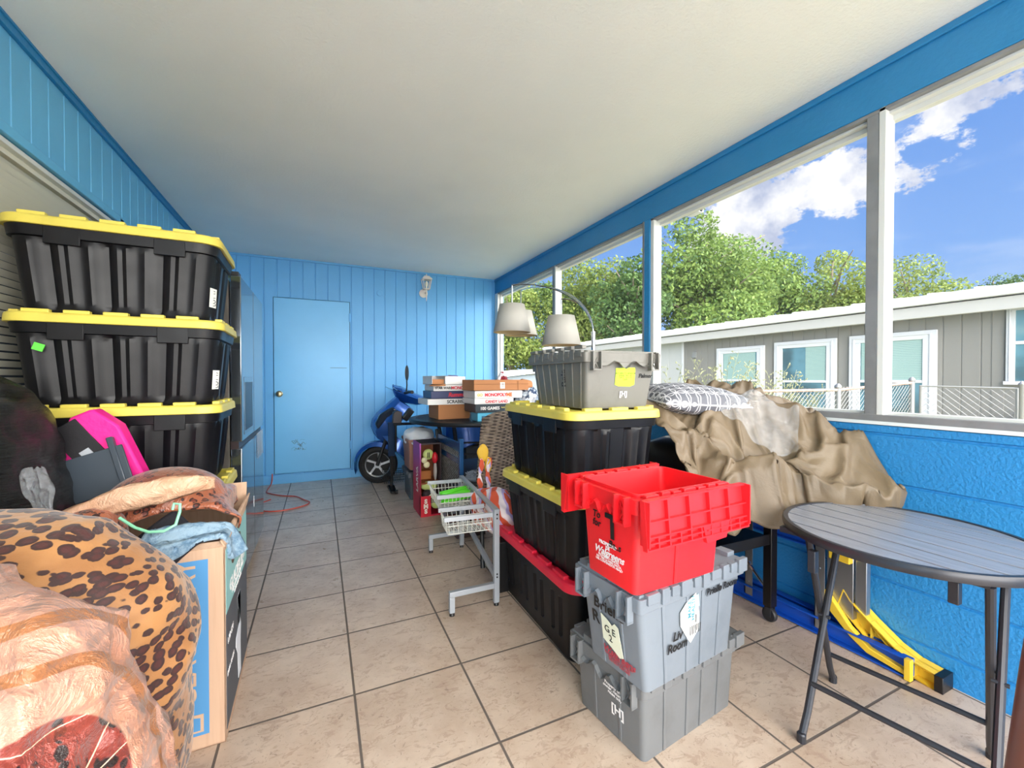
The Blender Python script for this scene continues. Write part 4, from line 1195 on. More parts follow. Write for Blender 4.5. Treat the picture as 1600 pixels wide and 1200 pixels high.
for j in range(1, 37): edge.append(P[36][j])
for i in range(35, -1, -1): edge.append(P[i][36])
for j in range(35, 0, -1): edge.append(P[0][j])
b.tube([Vector((p.x, p.y, 0)) for p in edge], .004, 6, closed=True); b.build('piping', plain('white piping', '#dcdce0', .7), t)
t.rotation_euler = (R(4), R(3), R(-14))
# clear plastic bag lying on the tarp
plastic = Mat('thin clear plastic', '#e9edf2', .12, 0, .9)
tr = plastic.n('ShaderNodeBsdfTransparent'); mx = plastic.n('ShaderNodeMixShader')
mx.inputs[0].default_value = .24
plastic.L.new(tr.outputs[0], mx.inputs[1]); plastic.L.new(plastic.b.outputs[0], mx.inputs[2]); plastic.L.new(mx.outputs[0], plastic.N['Material Output'].inputs[0])
plastic.bump(plastic.noise(22, 5, .7, dist=1.5), .9, .02)
def bag_on(P0, cx, cy, ang, nx_, ny_, rest, seed, name, label, h=.12):
    Pz = sheet(nx_, ny_, rest, (cx, cy, 0), ang, .05, seed, gap=.72, freq=9)
    for i in range(nx_):
        for j in range(ny_):
            x, y = Pz[i, j, 0], Pz[i, j, 1]
            d = (TP[..., 0] - x) ** 2 + (TP[..., 1] - y) ** 2; k = np.argpartition(d.ravel(), 6)[:6]
            Pz[i, j, 2] = TP[..., 2].ravel()[k].max() + .022 + .030 * abs(noise.noise(Vector((x * 14, y * 14, seed)))) + .02 * abs(noise.noise(Vector((x * 40, y * 40, seed))))
    o = cloth_obj(name, Pz, plastic.m, None, 0, 1); return tag(o, label, 'plastic bag')
bag_on(TP, 1.69, -.30, R(-60), 30, 13, .018, 4, 'plastic_bag', 'crumpled clear plastic bag lying on the tarp beside the pillow')

# ================================================================== LEFT SIDE: FRIDGE, CARDBOARD BOX, HEAPED BEDDING
def fridge():
    t = thing('refrigerator', 'tall four door steel refrigerator with water dispenser beside the tall left stack', 'refrigerator', (-.83, 1.51, 0))
    side = Mat('dark grey steel side', '#57544f', .40, .35); v = side.coord((1, 1, .5), world=True)
    side.base(side.mix(side.step(side.noise(5, 6, .65, vec=v), .35, .7), '#47433f', '#6d6862')); side.bump(side.noise(60, 3, vec=v), .08, .001)
    gloss = Mat('glossy steel doors', '#8f98a3', .10, .92); gloss.bump(gloss.noise(3, 2), .02, .002)
    b = MB(); b.bx(-.27, .285, -.455, .455, .03, 1.665); b.build('cabinet', side.m, t, bevel=.004)
    b = MB(); b.bx(-.24, .27, -.43, .43, 0, .03); b.build('base', dark, t)
    for nm, y0, y1, z0, z1 in (('door', -.455, -.004, .80, 1.69), ('door', .004, .455, .80, 1.69), ('door', -.455, -.004, .05, .765), ('door', .004, .455, .05, .765)):
        b = MB(); b.bx(.290, .340, y0, y1, z0, z1); d = b.build(nm, gloss.m, t, bevel=.004)
        if z0 > .5 and y0 < -.1:
            b = MB(); b.bx(.338, .3415, -.385, -.045, .83, 1.15); b.build('dispenser', plain('dark glass panel', '#6f8496', .12, .6), d, bevel=.002)
            b = MB(); b.bx(.341, .3425, -.355, -.075, .85, 1.12); q = b.build('dispenser_recess', plain('dark recess', '#1c1418', .3), d)
    for y0, y1 in ((-.455, .455),):
        b = MB(); b.bx(.286, .325, y0, y1, .762, .803); b.build('handle_recess', plain('dark brown recess', '#2a1c1e', .35), t)
    b = MB(); b.bx(.255, .330, -.455, -.38, 1.69, 1.712); b.build('hinge_cover', dark, t, bevel=.003)
    b = MB(); b.bx(.2855, .289, -.456, -.450, .05, 1.69); b.build('edge_strip', chrome, t)
    b = MB(); b.bx(.3402, .342, -.03, -.018, .33, .40); b.build('badge', chrome, t)
fridge()
b = MB()
P = [[Vector((-.486 + .006 * noise.noise(Vector((i * .7, j * .7, 3))), 1.62 + .035 * i + (.02 if j == 0 else 0), .60 + .035 * j + .01 * ((i + j) % 2))) for i in range(9)] for j in range(6)]
b.grid(P); tag(b.build('plastic_flap', plastic.m, None, solid=.001), 'loose clear plastic flap hanging on the fridge door', 'plastic film')

# ---- cardboard box
card = Mat('brown cardboard', '#c3a084', .8); v = card.coord()
card.base(card.mix(card.math('MULTIPLY', card.step(card.noise(4, 4, vec=card.coord((14, 14, .6))), .4, .65), .35), '#c7a68c', '#b08d72')); card.bump(card.noise(50, 3), .15, .001)
def cardboard_box():
    t = thing('cardboard_box', 'tall open cardboard box with blue and teal printing full of clothes', 'box', (-.59, .195, 0), R(1))
    hx, hy, H = .205, .240, .615
    b = MB()
    for x0, x1, y0, y1 in ((-hx, -hx + .005, -hy, hy), (hx - .005, hx, -hy, hy), (-hx, hx, -hy, -hy + .005), (-hx, hx, hy - .005, hy)): b.bx(x0, x1, y0, y1, 0, H)
    b.bx(-hx, hx, -hy, hy, 0, .006)
    b.build('carton', card.m, t, bevel=.0015)
    for P in ([(-hx, -hy, H), (hx, -hy, H), (hx, -hy + .02, H + .012), (-hx, -hy + .02, H + .012)],
              [(hx, -hy, H), (hx, hy, H), (hx + .012, hy, H + .05), (hx - .01, -hy, H + .02)],
              [(-hx, hy, H), (hx, hy, H), (hx, hy + .03, H + .09), (-hx, hy + .03, H + .09)]):
        b = MB(); b.add(P, [(0, 1, 2, 3)]); b.build('flap', card.m, t, solid=.005, smooth=False)
    cb = plain('blue printed panel', '#4f8fc4', .7); 
    b = MB(); b.bx(.050, .162, -hy - .0012, -hy, .045, .585); pb = b.build('printed_panel', cb, t)
    tan = plain('cardboard coloured print', '#cba98c', .8)
    lettering('GLACIER BAY', .072, tan, pb, (.108, -hy - .0012, .365), (0, 0, 1), (-1, 0, 0), bold=.0006, lift=.0008, sx=1.02)
    b = MB(); b.prism([(.066, .056), (.148, .056), (.148, .110), (.11, .112), (.066, .108)], -hy - .0028, -hy - .0014, 'y'); lg = b.build('logo', tan, pb)
    b = MB(); b.prism([(.074, .062), (.140, .062), (.140, .100), (.12, .104), (.09, .078)], -hy - .0040, -hy - .0030, 'y'); b.build('logo_leaf', cb, pb)
    teal = plain('teal printed panel', '#8fc0c0', .6); dkp = plain('dark printed panel', '#4c5058', .6)
    b = MB(); b.bx(hx, hx + .0012, -hy + .012, hy - .01, .395, .60); pt = b.build('printed_panel', teal, t)
    b = MB(); b.bx(hx, hx + .0012, -hy + .012, hy - .01, .03, .395); pd = b.build('printed_panel', dkp, t)
    lettering('GLACIER BAY', .055, white_ink, pt, (hx + .0012, .0, .455), (0, 1, 0), (0, 0, 1), bold=.001)
    lettering('High efficiency dual flush\nall in one toilet', .026, white_ink, pt, (hx + .0012, .0, .415), (0, 1, 0), (0, 0, 1))
    for y in (-.10, .04):
        b = MB(); b.lathe([(.001, 0), (.030, 0), (.030, .002), (.001, .002)], M=Matrix.Translation((hx + .0012, y, .54)) @ Matrix.Rotation(R(90), 4, 'Y'), n=20); b.build('printed_badge', plain('brown print', '#5b463c', .6), pt)
    # white toilet picture
    b = MB(); b.prism([(-.02, .35), (.05, .35), (.055, .26), (.03, .24), (-.02, .23), (-.05, .22), (-.055, .19), (-.02, .15), (-.005, .05), (.05, .05), (.045, .16), (.06, .22)], hx + .0014, hx + .0026, 'x'); b.build('printed_picture', plain('white printed picture', '#dfe2ea', .6), pd)
    lettering('1.28 GPF', .030, white_ink, pd, (hx + .0012, -.16, .30), (0, 1, 0), (0, 0, 1)); lettering('DUAL FLUSH', .022, white_ink, pd, (hx + .0012, -.16, .20), (0, 1, 0), (0, 0, 1))
cardboard_box()

# ---- leopard prints
def leopard(name, ground, ground2, spot, ring, scale, rough=.35, rosette=True, stretch=(1, 1, 1)):
    m = Mat(name, ground, rough, 0, .6); v0 = m.coord(stretch, (.3, .2, .6))
    n = m.n('ShaderNodeTexNoise'); n.inputs['Scale'].default_value = 5; m.L.new(v0, n.inputs['Vector'])
    mixv = m.n('ShaderNodeVectorMath', operation='MULTIPLY_ADD'); m.L.new(n.outputs['Color'], mixv.inputs[0]); mixv.inputs[1].default_value = (.06, .06, .06); m.L.new(v0, mixv.inputs[2])
    v = mixv.outputs[0]
    d = m.voro(scale, vec=v); dn = m.math('ADD', d, m.math('MULTIPLY', m.noise(scale * 1.6, 2, vec=v), .22))
    bg = m.mix(m.step(m.noise(6, 3, vec=v), .35, .65), ground, ground2)
    if rosette:
        inner = m.step(dn, .32, .36, 1, 0); outer = m.step(dn, .52, .57, 1, 0)
        gap = m.step(m.noise(scale * .9, 2, vec=v), .44, .50)
        c = m.mix(m.math('MULTIPLY', outer, gap), bg, spot); c = m.mix(inner, c, ring)
    else:
        c = m.mix(m.step(dn, .60, .66, 1, 0), bg, spot); c = m.mix(m.step(dn, .30, .50, 1, 0), c, ring)
    m.base(c); m.set('Sheen Weight', .3); return m, c, v0
leo_big, _, _ = leopard('tan leopard fleece', '#b9834c', '#9f6a39', '#34140f', '#4a1a15', 36, .6, False, (1, 1, 1.5))
leo_big.bump(leo_big.noise(26, 4, .6), .4, .01)
def leo_red_bump(m): m.bump(m.noise(20, 4, .65, dist=1), .6, .015)
leo_red, _, _ = leopard('rust red leopard satin', '#a9613f', '#8a4830', '#2e0f0b', '#6d3021', 44, .30, True); leo_red_bump(leo_red)
satin = Mat('peach satin', '#e9bfa0', .30, 0, .6); satin.base(satin.mix(satin.step(satin.noise(7, 4), .3, .7), '#dfb698', '#c4906d')); satin.bump(satin.math('ADD', satin.noise(14, 5, .65, dist=1.2), satin.math('MULTIPLY', satin.noise(50, 3), .2)), .8, .02); satin = satin.m

def dome(c, r, p, nu, nv, seed, folds, low=-.95, amp=.02, foldamp=.03):
    """lumpy bundle: super-ellipsoid with folds pushed in"""
    P = []
    for i in range(nu + 1):
        th = 2 * PI * i / nu; row = []
        for j in range(nv + 1):
            ph = R(90) * (1 - j / nv) + R(90) * low * (j / nv)
            d = Vector((math.cos(th) * math.cos(ph), math.sin(th) * math.cos(ph), math.sin(ph)))
            s = (abs(d.x) ** p + abs(d.y) ** p + abs(d.z) ** p) ** (-1 / p)
            q = Vector((c[0] + r[0] * d.x * s, c[1] + r[1] * d.y * s, c[2] + r[2] * d.z * s))
            n = Vector((d.x / r[0], d.y / r[1], d.z / r[2])).normalized()
            k = amp * noise.noise(q * 4 + Vector((seed, 0, 0))) + foldamp * folds(q, n)
            k += amp * .35 * noise.noise(q * 15)
            q = q + n * k
            q.z = max(q.z, .004); q.x = max(q.x, -1.125 + .01 * noise.noise(q * 9)); row.append(q)
        P.append(row)
    return P
def f_leo(q, n):
    a = q.x * 5 + q.z * 9 + 1.6 * noise.noise(q * 3.5)
    b_ = q.x * 9 - q.z * 5 + 2 * noise.noise(q * 4 + Vector((5, 0, 0)))
    return -abs(math.sin(a * 1.3)) ** 3 * .45 + .35 * (1 - abs(math.sin(b_))) ** 2
P = dome((-.85, -.335, .395), (.46, .255, .465), 2.5, 150, 90, 1, f_leo, amp=.018, foldamp=.030)
b = MB(); b.grid(P); tag(b.build('leopard_blanket', leo_big.m, None, angle=180), 'tan leopard spotted fleece blanket heaped in front of the cardboard box', 'blanket')
# satin comforter: leopard centre, satin border with two stitched brown bands
def comforter_mat():
    m, leo, v0 = leopard('comforter satin', '#a04636', '#833025', '#24120f', '#7a3524', 34, .26, True)
    v = m.coord(world=True)
    wob = m.n('ShaderNodeTexNoise'); wob.inputs['Scale'].default_value = 6; m.L.new(v, wob.inputs['Vector'])
    vm = m.n('ShaderNodeVectorMath', operation='MULTIPLY_ADD'); m.L.new(wob.outputs['Color'], vm.inputs[0]); vm.inputs[1].default_value = (.05, .05, .05); m.L.new(v, vm.inputs[2])
    mp = m.n('ShaderNodeMapping'); m.L.new(vm.outputs[0], mp.inputs[0]); mp.inputs['Location'].default_value = (.445, .805, -.525); mp.inputs['Scale'].default_value = (1, 1, .92)
    ln = m.n('ShaderNodeVectorMath', operation='LENGTH'); m.L.new(mp.outputs[0], ln.inputs[0]); q = ln.outputs['Value']
    sat = m.mix(m.step(m.noise(5, 4, vec=v), .3, .7), '#cf9d87', '#b57c60')
    c = m.mix(m.step(q, .108, .111, 1, 0), sat, leo)
    for a, w in ((.172, .008), (.232, .009)):
        k = m.step(m.math('ABSOLUTE', m.math('SUBTRACT', q, a)), w, w + .0015, 1, 0); c = m.mix(k, c, '#a3683f')
    # wavy quilting stitches
    sp = m.n('ShaderNodeSeparateXYZ'); m.L.new(v, sp.inputs[0])
    def stitch(ax, f, off):
        s = m.math('MULTIPLY', m.math('SINE', m.math('MULTIPLY', sp.outputs[2 - ax * 2], 26)), .014)
        return m.math('ABSOLUTE', m.math('SUBTRACT', m.math('FRACT', m.math('ADD', m.math('MULTIPLY', m.math('ADD', sp.outputs[ax * 2], s), f), off)), .5))
    st = m.math('MINIMUM', stitch(0, 11, 20), stitch(1, 13, 20))
    line = m.step(st, .006, .013, 1, 0)
    inside = m.step(q, .108, .111, 1, 0)
    c = m.mix(m.math('MULTIPLY', line, inside), c, '#e9c8a8')
    m.base(c); m.set('Sheen Weight', .2)
    h = m.math('ADD', m.math('MULTIPLY', m.step(st, 0, .25), .8), m.math('ADD', m.noise(13, 5, .65, vec=v, dist=1.4), m.math('MULTIPLY', m.noise(45, 4, .6, vec=v, dist=.5), .35)))
    m.bump(h, 1.0, .016)
    return m.m
def f_sat(q, n):
    v = 0
    for k, (s, w) in enumerate(((4.2, .55), (8.5, .35), (17, .20))):
        v += w * (1 - abs(noise.noise(q * s + Vector((k * 9, 3, 1)))) * 3.2)
    return v * .6 - .25
P = dome((-.80, -.69, .41), (.445, .215, .455), 2.6, 240, 150, 3, f_sat, amp=.016, foldamp=.050)
b = MB(); b.grid(P); tag(b.build('satin_comforter', comforter_mat(), None, angle=180), 'shiny peach satin comforter with rust leopard centre, bundled at the front of the left heap', 'comforter')

# ---- black wrapped bundle
wrap = Mat('black stretched plastic', '#0d0f11', .14, 0, .6); v = wrap.coord((1.2, 1.2, 14), (0, R(14), 0), world=True)
wrap.bump(wrap.math('ADD', wrap.noise(9, 6, .7, vec=v, dist=.8), wrap.math('MULTIPLY', wrap.noise(30, 4, .6, vec=v), .4)), 1.0, .012)
def f_wrap(q, n): return .22 * (1 - abs(noise.noise(Vector((q.x * 6, q.y * 6, (q.z + q.x * .5 + .1 * noise.noise(q * 3)) * 26)))) * 3) + .6 * noise.noise(Vector((q.x * 6, q.y * 6, q.z * 14))) - abs(math.sin(q.z * 8 + q.x * 12)) ** 6 * .3
P = dome((-.985, .155, .54), (.150, .235, .62), 2.3, 110, 260, 6, f_wrap, amp=.03, foldamp=.014)
b = MB(); b.grid(P); tag(b.build('wrapped_bundle', wrap.m, None, angle=180), 'black plastic wrapped bundle leaning against the left wall', 'trash bag')

# ---- pink bag with black strap and the dark plate in front of it
t = thing('pink_bag', 'hot pink fabric bag with wide black strap against the yellow lidded totes', 'bag', (-.83, .36, .66))
pink = plain('hot pink fabric', '#f01e8f', .6, nb=(30, .5, .008)); blk = plain('black webbing', '#17151a', .6, nb=(90, .3, .002))
b = MB(); b.prism([(-.115, -.02), (-.055, .345), (.005, .375), (.075, .315), (.165, .08), (.14, -.02)], -.04, .030, 'y'); b.build('bag_body', pink, t, bevel=.008)
b = MB(); b.bar((-.070, -.048, .320), (.090, -.048, .09), .006, .085, up=(.8, 0, .55)); b.build('strap', blk, t, bevel=.002)
b = MB(); b.bar((-.012, -.053, .235), (.010, -.053, .205), .003, .030, up=(.8, 0, .55)); b.build('buckle_badge', silver, t)
b = MB(); b.tube([(.165, -.03, .13), (.19, -.03, .15), (.205, -.02, .12), (.19, -.04, .10), (.215, -.03, .15)], .006, 6); b.build('buckle', chrome, t)
t = thing('dark_plate', 'dark grey plastic plate with rolled edge leaning on the pink bag', 'plate', (-.79, .26, .74), R(0))
pl_m = plain('dark slate plastic', '#39424c', .35, nb=(90, .1, .001))
Mr = Matrix.Rotation(R(-18), 4, 'Y') @ Matrix.Rotation(R(-12), 4, 'X')
b = MB(); b.bx(-.115, .105, -.004, .004, 0, .150, M=Mr); b.build('plate_panel', pl_m, t, bevel=.002)
b = MB(); b.tube([Mr @ Vector((-.115, 0, 0)), Mr @ Vector((-.115, 0, .16))], .009, 8); b.build('plate_edge', pl_m, t)
b = MB(); b.bx(.070, .088, -.010, .010, -.005, .185, M=Mr); b.build('plate_edge', pl_m, t, bevel=.003)

# ---- bedding and clothes on top of the cardboard box
def drape(name, mat, c, size, ang, sol, seed, label, cat, n=(44, 44), gap=.8, amp=.05, steps=70, freq=7, solid=.004, tilt=(0, 0), bend=.2, sub=0, fric=.7):
    rest = size / (n[0] - 1) 
    P = sheet(n[0], n[1], rest, c, ang, amp, seed, gap=gap, freq=freq, tilt=tilt)
    P = fall(P, rest, solids(sol), steps=steps, iters=6, g=.0012, bend=bend, fric=fric)
    o = cloth_obj(name, P, mat, None, solid, sub); tag(o, label, cat); return P, o
BOXT = ('box', -.80, -.385, -.045, .435, 0, .640)
base = [BOXT, ('ell', -.60, .24, .62, .20, .17, .13), ('box', -1.3, -.47, .455, 1.0, 0, 1.03), ('ell', -1.0, .15, .52, .15, .235, .6), ('ell', -.85, -.36, .395, .46, .30, .475)]
drape('black_shirt', plain('black cotton', '#1b1a22', .85, nb=(40, .4, .004)), (-.60, .10, .72), .30, .2, base, 21, 'black cloth crumpled over the top of the cardboard box', 'clothing', (34, 34), .9, .03, 40, fric=.97)
denim = Mat('light blue denim', '#8fb0c6', .85); denim.base(denim.mix(denim.step(denim.noise(22, 6, .75), .40, .62), '#93adc0', '#5f7f99')); denim.bump(denim.math('ADD', denim.noise(300, 2), denim.noise(18, 4)), .4, .004)
base2 = base + [('ell', -.55, .14, .64, .185, .15, .055)]
drape('jeans', denim.m, (-.505, .060, .715), .26, -.08, base2, 22, 'folded light blue jeans on the near edge of the cardboard box', 'clothing', (40, 34), .95, .035, 26, solid=.012, freq=12, fric=.98)
base3 = base2 + [('box', -.79, -.42, .12, .42, .60, .715), ('ell', -.60, .26, .70, .175, .15, .12)]
drape('leopard_sheet', leo_red.m, (-.60, .265, .90), .44, .12, base3, 23, 'rust leopard satin sheet draped on top of the jeans and box', 'bed sheet', (56, 44), .86, .05, 45, solid=.006, freq=10, fric=.9)
def f_ls(q, n): return .7 * noise.noise(q * 12) + .5 * (1 - abs(math.sin(q.x * 16 + q.z * 22)))
P = dome((-.735, .04, .675), (.085, .085, .085), 2.2, 60, 40, 8, f_ls, amp=.01, foldamp=.014)
b = MB(); b.grid(P); tag(b.build('leopard_pillowcase', leo_red.m, None, angle=180), 'small rust leopard pillowcase bunched left of the jeans', 'pillowcase')
# rolled satin border of the sheet
rs = random.Random(4); b = MB()
pth = [(-.80, .03, .735), (-.73, .03, .752), (-.66, .035, .775), (-.60, .045, .782), (-.53, .05, .795), (-.47, .06, .80), (-.43, .10, .79)]
Pg = []
for k in range(61):
    f = k / 60 * (len(pth) - 1); i = min(int(f), len(pth) - 2); c = Vector(pth[i]).lerp(Vector(pth[i + 1]), f - i)
    w = .020 + .030 * math.sin(k / 60 * PI); row = []
    for j in range(9):
        u = j / 8; row.append(c + Vector((.0, -.018 * math.sin(u * PI), (.5 - u) * w * 1.6)) + Vector((0, 1, .3)) * .010 * noise.noise(c * 26 + Vector((u * 4, 0, 0))))
    Pg.append(row)
b.grid(Pg); tag(b.build('satin_trim', satin, None, angle=180, solid=.004), 'crinkled peach satin edging hanging under the leopard sheet', 'fabric')
# mint clothes hanger
b = MB(); mint = plain('mint green plastic', '#8fdcb4', .35)
b.tube([(-.64, -.02, .735), (-.60, -.035, .705), (-.565, -.045, .690), (-.53, -.045, .688), (-.505, -.035, .70), (-.498, -.02, .735), (-.50, -.01, .755), (-.515, -.008, .758), (-.518, -.012, .74)], .0042, 8)
tag(b.build('clothes_hanger', mint, None), 'mint green plastic hanger lying over the jeans', 'hanger')
# torn clear plastic by the bundle
P = np.zeros((26, 14, 3))
for i in range(26):
    for j in range(14):
        u, w = i / 25, j / 13; x = -.835 + .12 * u ** 1.5 + (w - .5) * (.045 + .02 * math.sin(u * 9)); z = .89 - .26 * u
        P[i, j] = (x, .02 - .06 * u + .03 * noise.noise(Vector((u * 6, w * 5, 2))), z + .02 * noise.noise(Vector((u * 9, w * 9, 5))))
o = cloth_obj('plastic_bag', P, plastic.m, None, 0, 1); tag(o, 'torn strip of clear plastic hanging beside the black wrapped bundle', 'plastic film')
# orange extension cord
b = MB(); cord = plain('orange red cord', '#c2503c', .5)
pts = [(-.575, 3.545, .12), (-.580, 3.50, .03), (-.60, 3.30, .008), (-.585, 3.18, .008), (-.46, 3.02, .008), (-.33, 2.93, .008), (-.275, 2.83, .008), (-.235, 2.74, .008), (-.20, 2.66, .008), (-.235, 2.57, .008), (-.35, 2.50, .008), (-.47, 2.49, .008), (-.56, 2.55, .008), (-.60, 2.66, .008), (-.60, 2.78, .012), (-.53, 2.88, .014)]
def spline(p, n=6):
    out = []; p = [Vector(q) for q in p]
    for i in range(len(p) - 1):
        a = p[max(i - 1, 0)]; c = p[min(i + 2, len(p) - 1)]
        for k in range(n):
            t_ = k / n; out.append(.5 * ((2 * p[i]) + (p[i + 1] - a) * t_ + (2 * a - 5 * p[i] + 4 * p[i + 1] - c) * t_ ** 2 + (-a + 3 * p[i] - 3 * p[i + 1] + c) * t_ ** 3))
    return out + [p[-1]]
b.tube(spline(pts), .006, 8); tag(b.build('extension_cord', cord, None), 'orange extension cord looped on the tiles by the fridge', 'cord')

# ================================================================== MIDDLE: PATIO TABLE AND EVERYTHING AROUND IT
# ---- wall lantern
def lantern():
    t = thing('wall_lantern', 'small white coach lantern on the panelled back wall', 'wall lamp', (1.078, 3.575, 2.20))
    wm = plain('cream white metal', '#ecdfd2', .4)
    b = MB(); b.lathe([(.001, 0), (.052, 0), (.052, .010), (.035, .018), (.001, .020)], M=Matrix.Translation((-.02, 0, -.01)) @ Matrix.Rotation(R(90), 4, 'X') , n=20); b.build('wall_plate', wm, t)
    b = MB(); b.tube([(0, -.01, 0), (0, -.06, -.02), (0, -.085, .0), (0, -.085, .03)], .009, 8); b.tube([(0, -.085, .0), (0, -.080, -.06), (0, -.078, -.115)], [.012, .009, .003], 8); b.build('arm', wm, t)
    def sq(s, z): return [Vector((x * s, -.085 + y * s, z)) for x, y in ((-1, -1), (1, -1), (1, 1), (-1, 1))]
    b = MB()
    for x, y in ((-1, -1), (1, -1), (1, 1), (-1, 1)): b.bar((x * .032, -.085 + y * .032, .03), (x * .050, -.085 + y * .050, .145), .009, .009)
    b.loft([sq(.036, .022), sq(.036, .034)]); b.loft([sq(.056, .140), sq(.060, .150), sq(.034, .178), sq(.030, .186), sq(.006, .190)]); b.tube([(0, -.085, .185), (0, -.085, .215)], [.008, .004], 8)
    b.build('lantern_frame', wm, t, bevel=.001)
    b = MB(); b.lathe([(.010, .036), (.012, .06), (.020, .085), (.018, .11), (.004, .125)], (0, -.085, 0), 12); b.build('bulb', plain('frosted bulb', '#efe7d2', .4), t)
lantern()

# ---- scooter
def scooter():
    t = thing('motor_scooter', 'metallic blue motor scooter parked along the back wall', 'scooter', (.47, 3.18, 0))
    bl = Mat('metallic blue bodywork', '#1c55a8', .20, .45, .7); bl.set('Coat Weight', .6); blu = bl.m
    blk = plain('matt black plastic', '#17181b', .5); tyre = plain('black rubber', '#131315', .7); rimm = plain('alloy', '#b9bcc0', .3, .8)
    st = Matrix.Rotation(R(-16), 4, 'Z')
    def wheel(x, M0, parent_name='front_wheel'):
        Mw = Matrix.Translation((x, 0, .205)) @ M0 @ Matrix.Rotation(R(90), 4, 'X')
        b = MB(); prof = [(.135, -.035), (.160, -.050), (.190, -.044), (.204, -.020), (.206, 0), (.204, .020), (.190, .044), (.160, .050), (.135, .035), (.130, 0)]
        rings = [[Mw @ Vector((r * math.cos(2 * PI * k / 36), r * math.sin(2 * PI * k / 36), z)) for k in range(36)] for r, z in prof]
        b.loft(rings, closed=True); w = b.build(parent_name, tyre, t)
        b = MB(); rings = [[Mw @ Vector((r * math.cos(2 * PI * k / 36), r * math.sin(2 * PI * k / 36), z)) for k in range(36)] for r, z in ((.137, -.036), (.137, .036), (.126, .030), (.126, -.030))]
        b.loft(rings, closed=True); b.lathe([(.001, -.045), (.035, -.045), (.035, .045), (.001, .045)], M=Mw, n=16)
        for k in range(5):
            a = 2 * PI * k / 5; b.bar(Mw @ Vector((.03 * math.cos(a), .03 * math.sin(a), 0)), Mw @ Vector((.130 * math.cos(a + .25), .130 * math.sin(a + .25), 0)), .030, .022)
        b.lathe([(.05, -.052), (.085, -.052), (.085, -.047), (.05, -.047)], M=Mw, n=24); b.build('rim', rimm, w)
    wheel(0, st); wheel(1.22, Matrix.Identity(4), 'rear_wheel')
    # front mudguard
    b = MB(); rings = []
    for k in range(15):
        a = R(-12 + 150 * k / 14); r = .232 + .02 * math.sin(k / 14 * PI); w = .062 + .012 * math.sin(k / 14 * PI)
        cx, cz = r * math.cos(PI - a), .205 + r * math.sin(a)
        rings.append([st @ Vector((cx, -w, cz - .045)), st @ Vector((cx * 1.02, -w * .8, cz)), st @ Vector((cx * 1.03, 0, cz + .012)), st @ Vector((cx * 1.02, w * .8, cz)), st @ Vector((cx, w, cz - .045)), st @ Vector((cx * .97, 0, cz - .01))])
    b.loft(rings); b.build('mudguard', blu, t)
    b = MB(); 
    for s in (-1, 1): b.tube([st @ Vector((0, s * .075, .205)), st @ Vector((.10, s * .075, .50))], .020, 8)
    b.tube([(.09, 0, .46), (.27, 0, 1.02)], .030, 10); b.build('fork', blk, t)
    # leg shield and nose
    b = MB(); sec = [(-.03, .50, .05), (-.06, .58, .10), (-.045, .66, .15), (.03, .75, .165), (.13, .84, .15), (.20, .90, .11)]
    rings = []
    for x, z, w in sec:
        rings.append([Vector((x + .02, -w, z - .01)), Vector((x, -w * .6, z + .03)), Vector((x - .02, 0, z + .045)), Vector((x, w * .6, z + .03)), Vector((x + .02, w, z - .01)), Vector((x + .16, w, z - .10)), Vector((x + .18, 0, z - .12)), Vector((x + .16, -w, z - .10))])
    b.loft(rings); b.build('leg_shield', blu, t)
    b = MB(); rings = []
    for x, z, w in ((.03, .52, .10), (.10, .44, .17), (.19, .34, .19), (.30, .24, .18)):
        rings.append([Vector((x, -w, z)), Vector((x - .03, 0, z)), Vector((x, w, z)), Vector((x + .09, w, z + .06)), Vector((x + .10, 0, z + .06)), Vector((x + .09, -w, z + .06))])
    b.loft(rings); b.build('lower_shield', blu, t)
    b = MB(); b.bx(.25, .78, -.15, .15, .24, .31); b.build('floorboard', blu, t, bevel=.015)
    b = MB(); b.prism([(-.02, .60), (.06, .70), (.18, .80), (.13, .84), (.0, .76), (-.05, .66)], -.168, .168, 'y'); b.build('headlight', plain('dark headlight lens', '#232c3a', .08, .2), t, bevel=.02)
    # handlebar cowl
    b = MB(); rings = []
    for x, z, w, h in ((.165, 1.06, .02, .02), (.17, 1.00, .07, .07), (.25, .97, .14, .085), (.38, .92, .15, .07), (.50, .90, .09, .04)):
        rings.append([Vector((x, -w, z)), Vector((x - .01, -w * .6, z + h * .7)), Vector((x, 0, z + h)), Vector((x - .01, w * .6, z + h * .7)), Vector((x, w, z)), Vector((x + .02, w * .6, z - h)), Vector((x + .03, 0, z - h * 1.2)), Vector((x + .02, -w * .6, z - h))])
    b.loft(rings); b.build('handlebar_cowl', blu, t)
    for s in (-1, 1):
        b = MB(); b.tube([(.26, s * .08, .98), (.29, s * .26, 1.00), (.30, s * .36, 1.00)], [.014, .016, .018], 10); b.build('handlebar', blk, t)
        b = MB(); b.tube([(.22, s * .14, 1.0), (.16, s * .20, 1.02), (.12, s * .30, 1.045)], .006, 6); b.build('brake_lever', chrome, t)
        if s > 0: continue
        b = MB(); mx, mz = .275, 1.17
        b.tube([(.28, s * .14, 1.0), (.280, s * .17, 1.07), (mx, s * .19, mz - .05)], .007, 6)
        Mm = Matrix.Translation((mx, s * .20, mz + .03)) @ Matrix.Rotation(R(35 * s), 4, 'Z') @ Matrix.Diagonal((.012, .044, .085, 1))
        b.lathe([(.02, -1)] + [(math.cos(a), math.sin(a)) for a in [R(-80 + 16 * k) for k in range(11)]] + [(.02, 1)], M=Mm, n=16); b.build('mirror', blk, t)
    # seat and tail
    b = MB(); rings = []
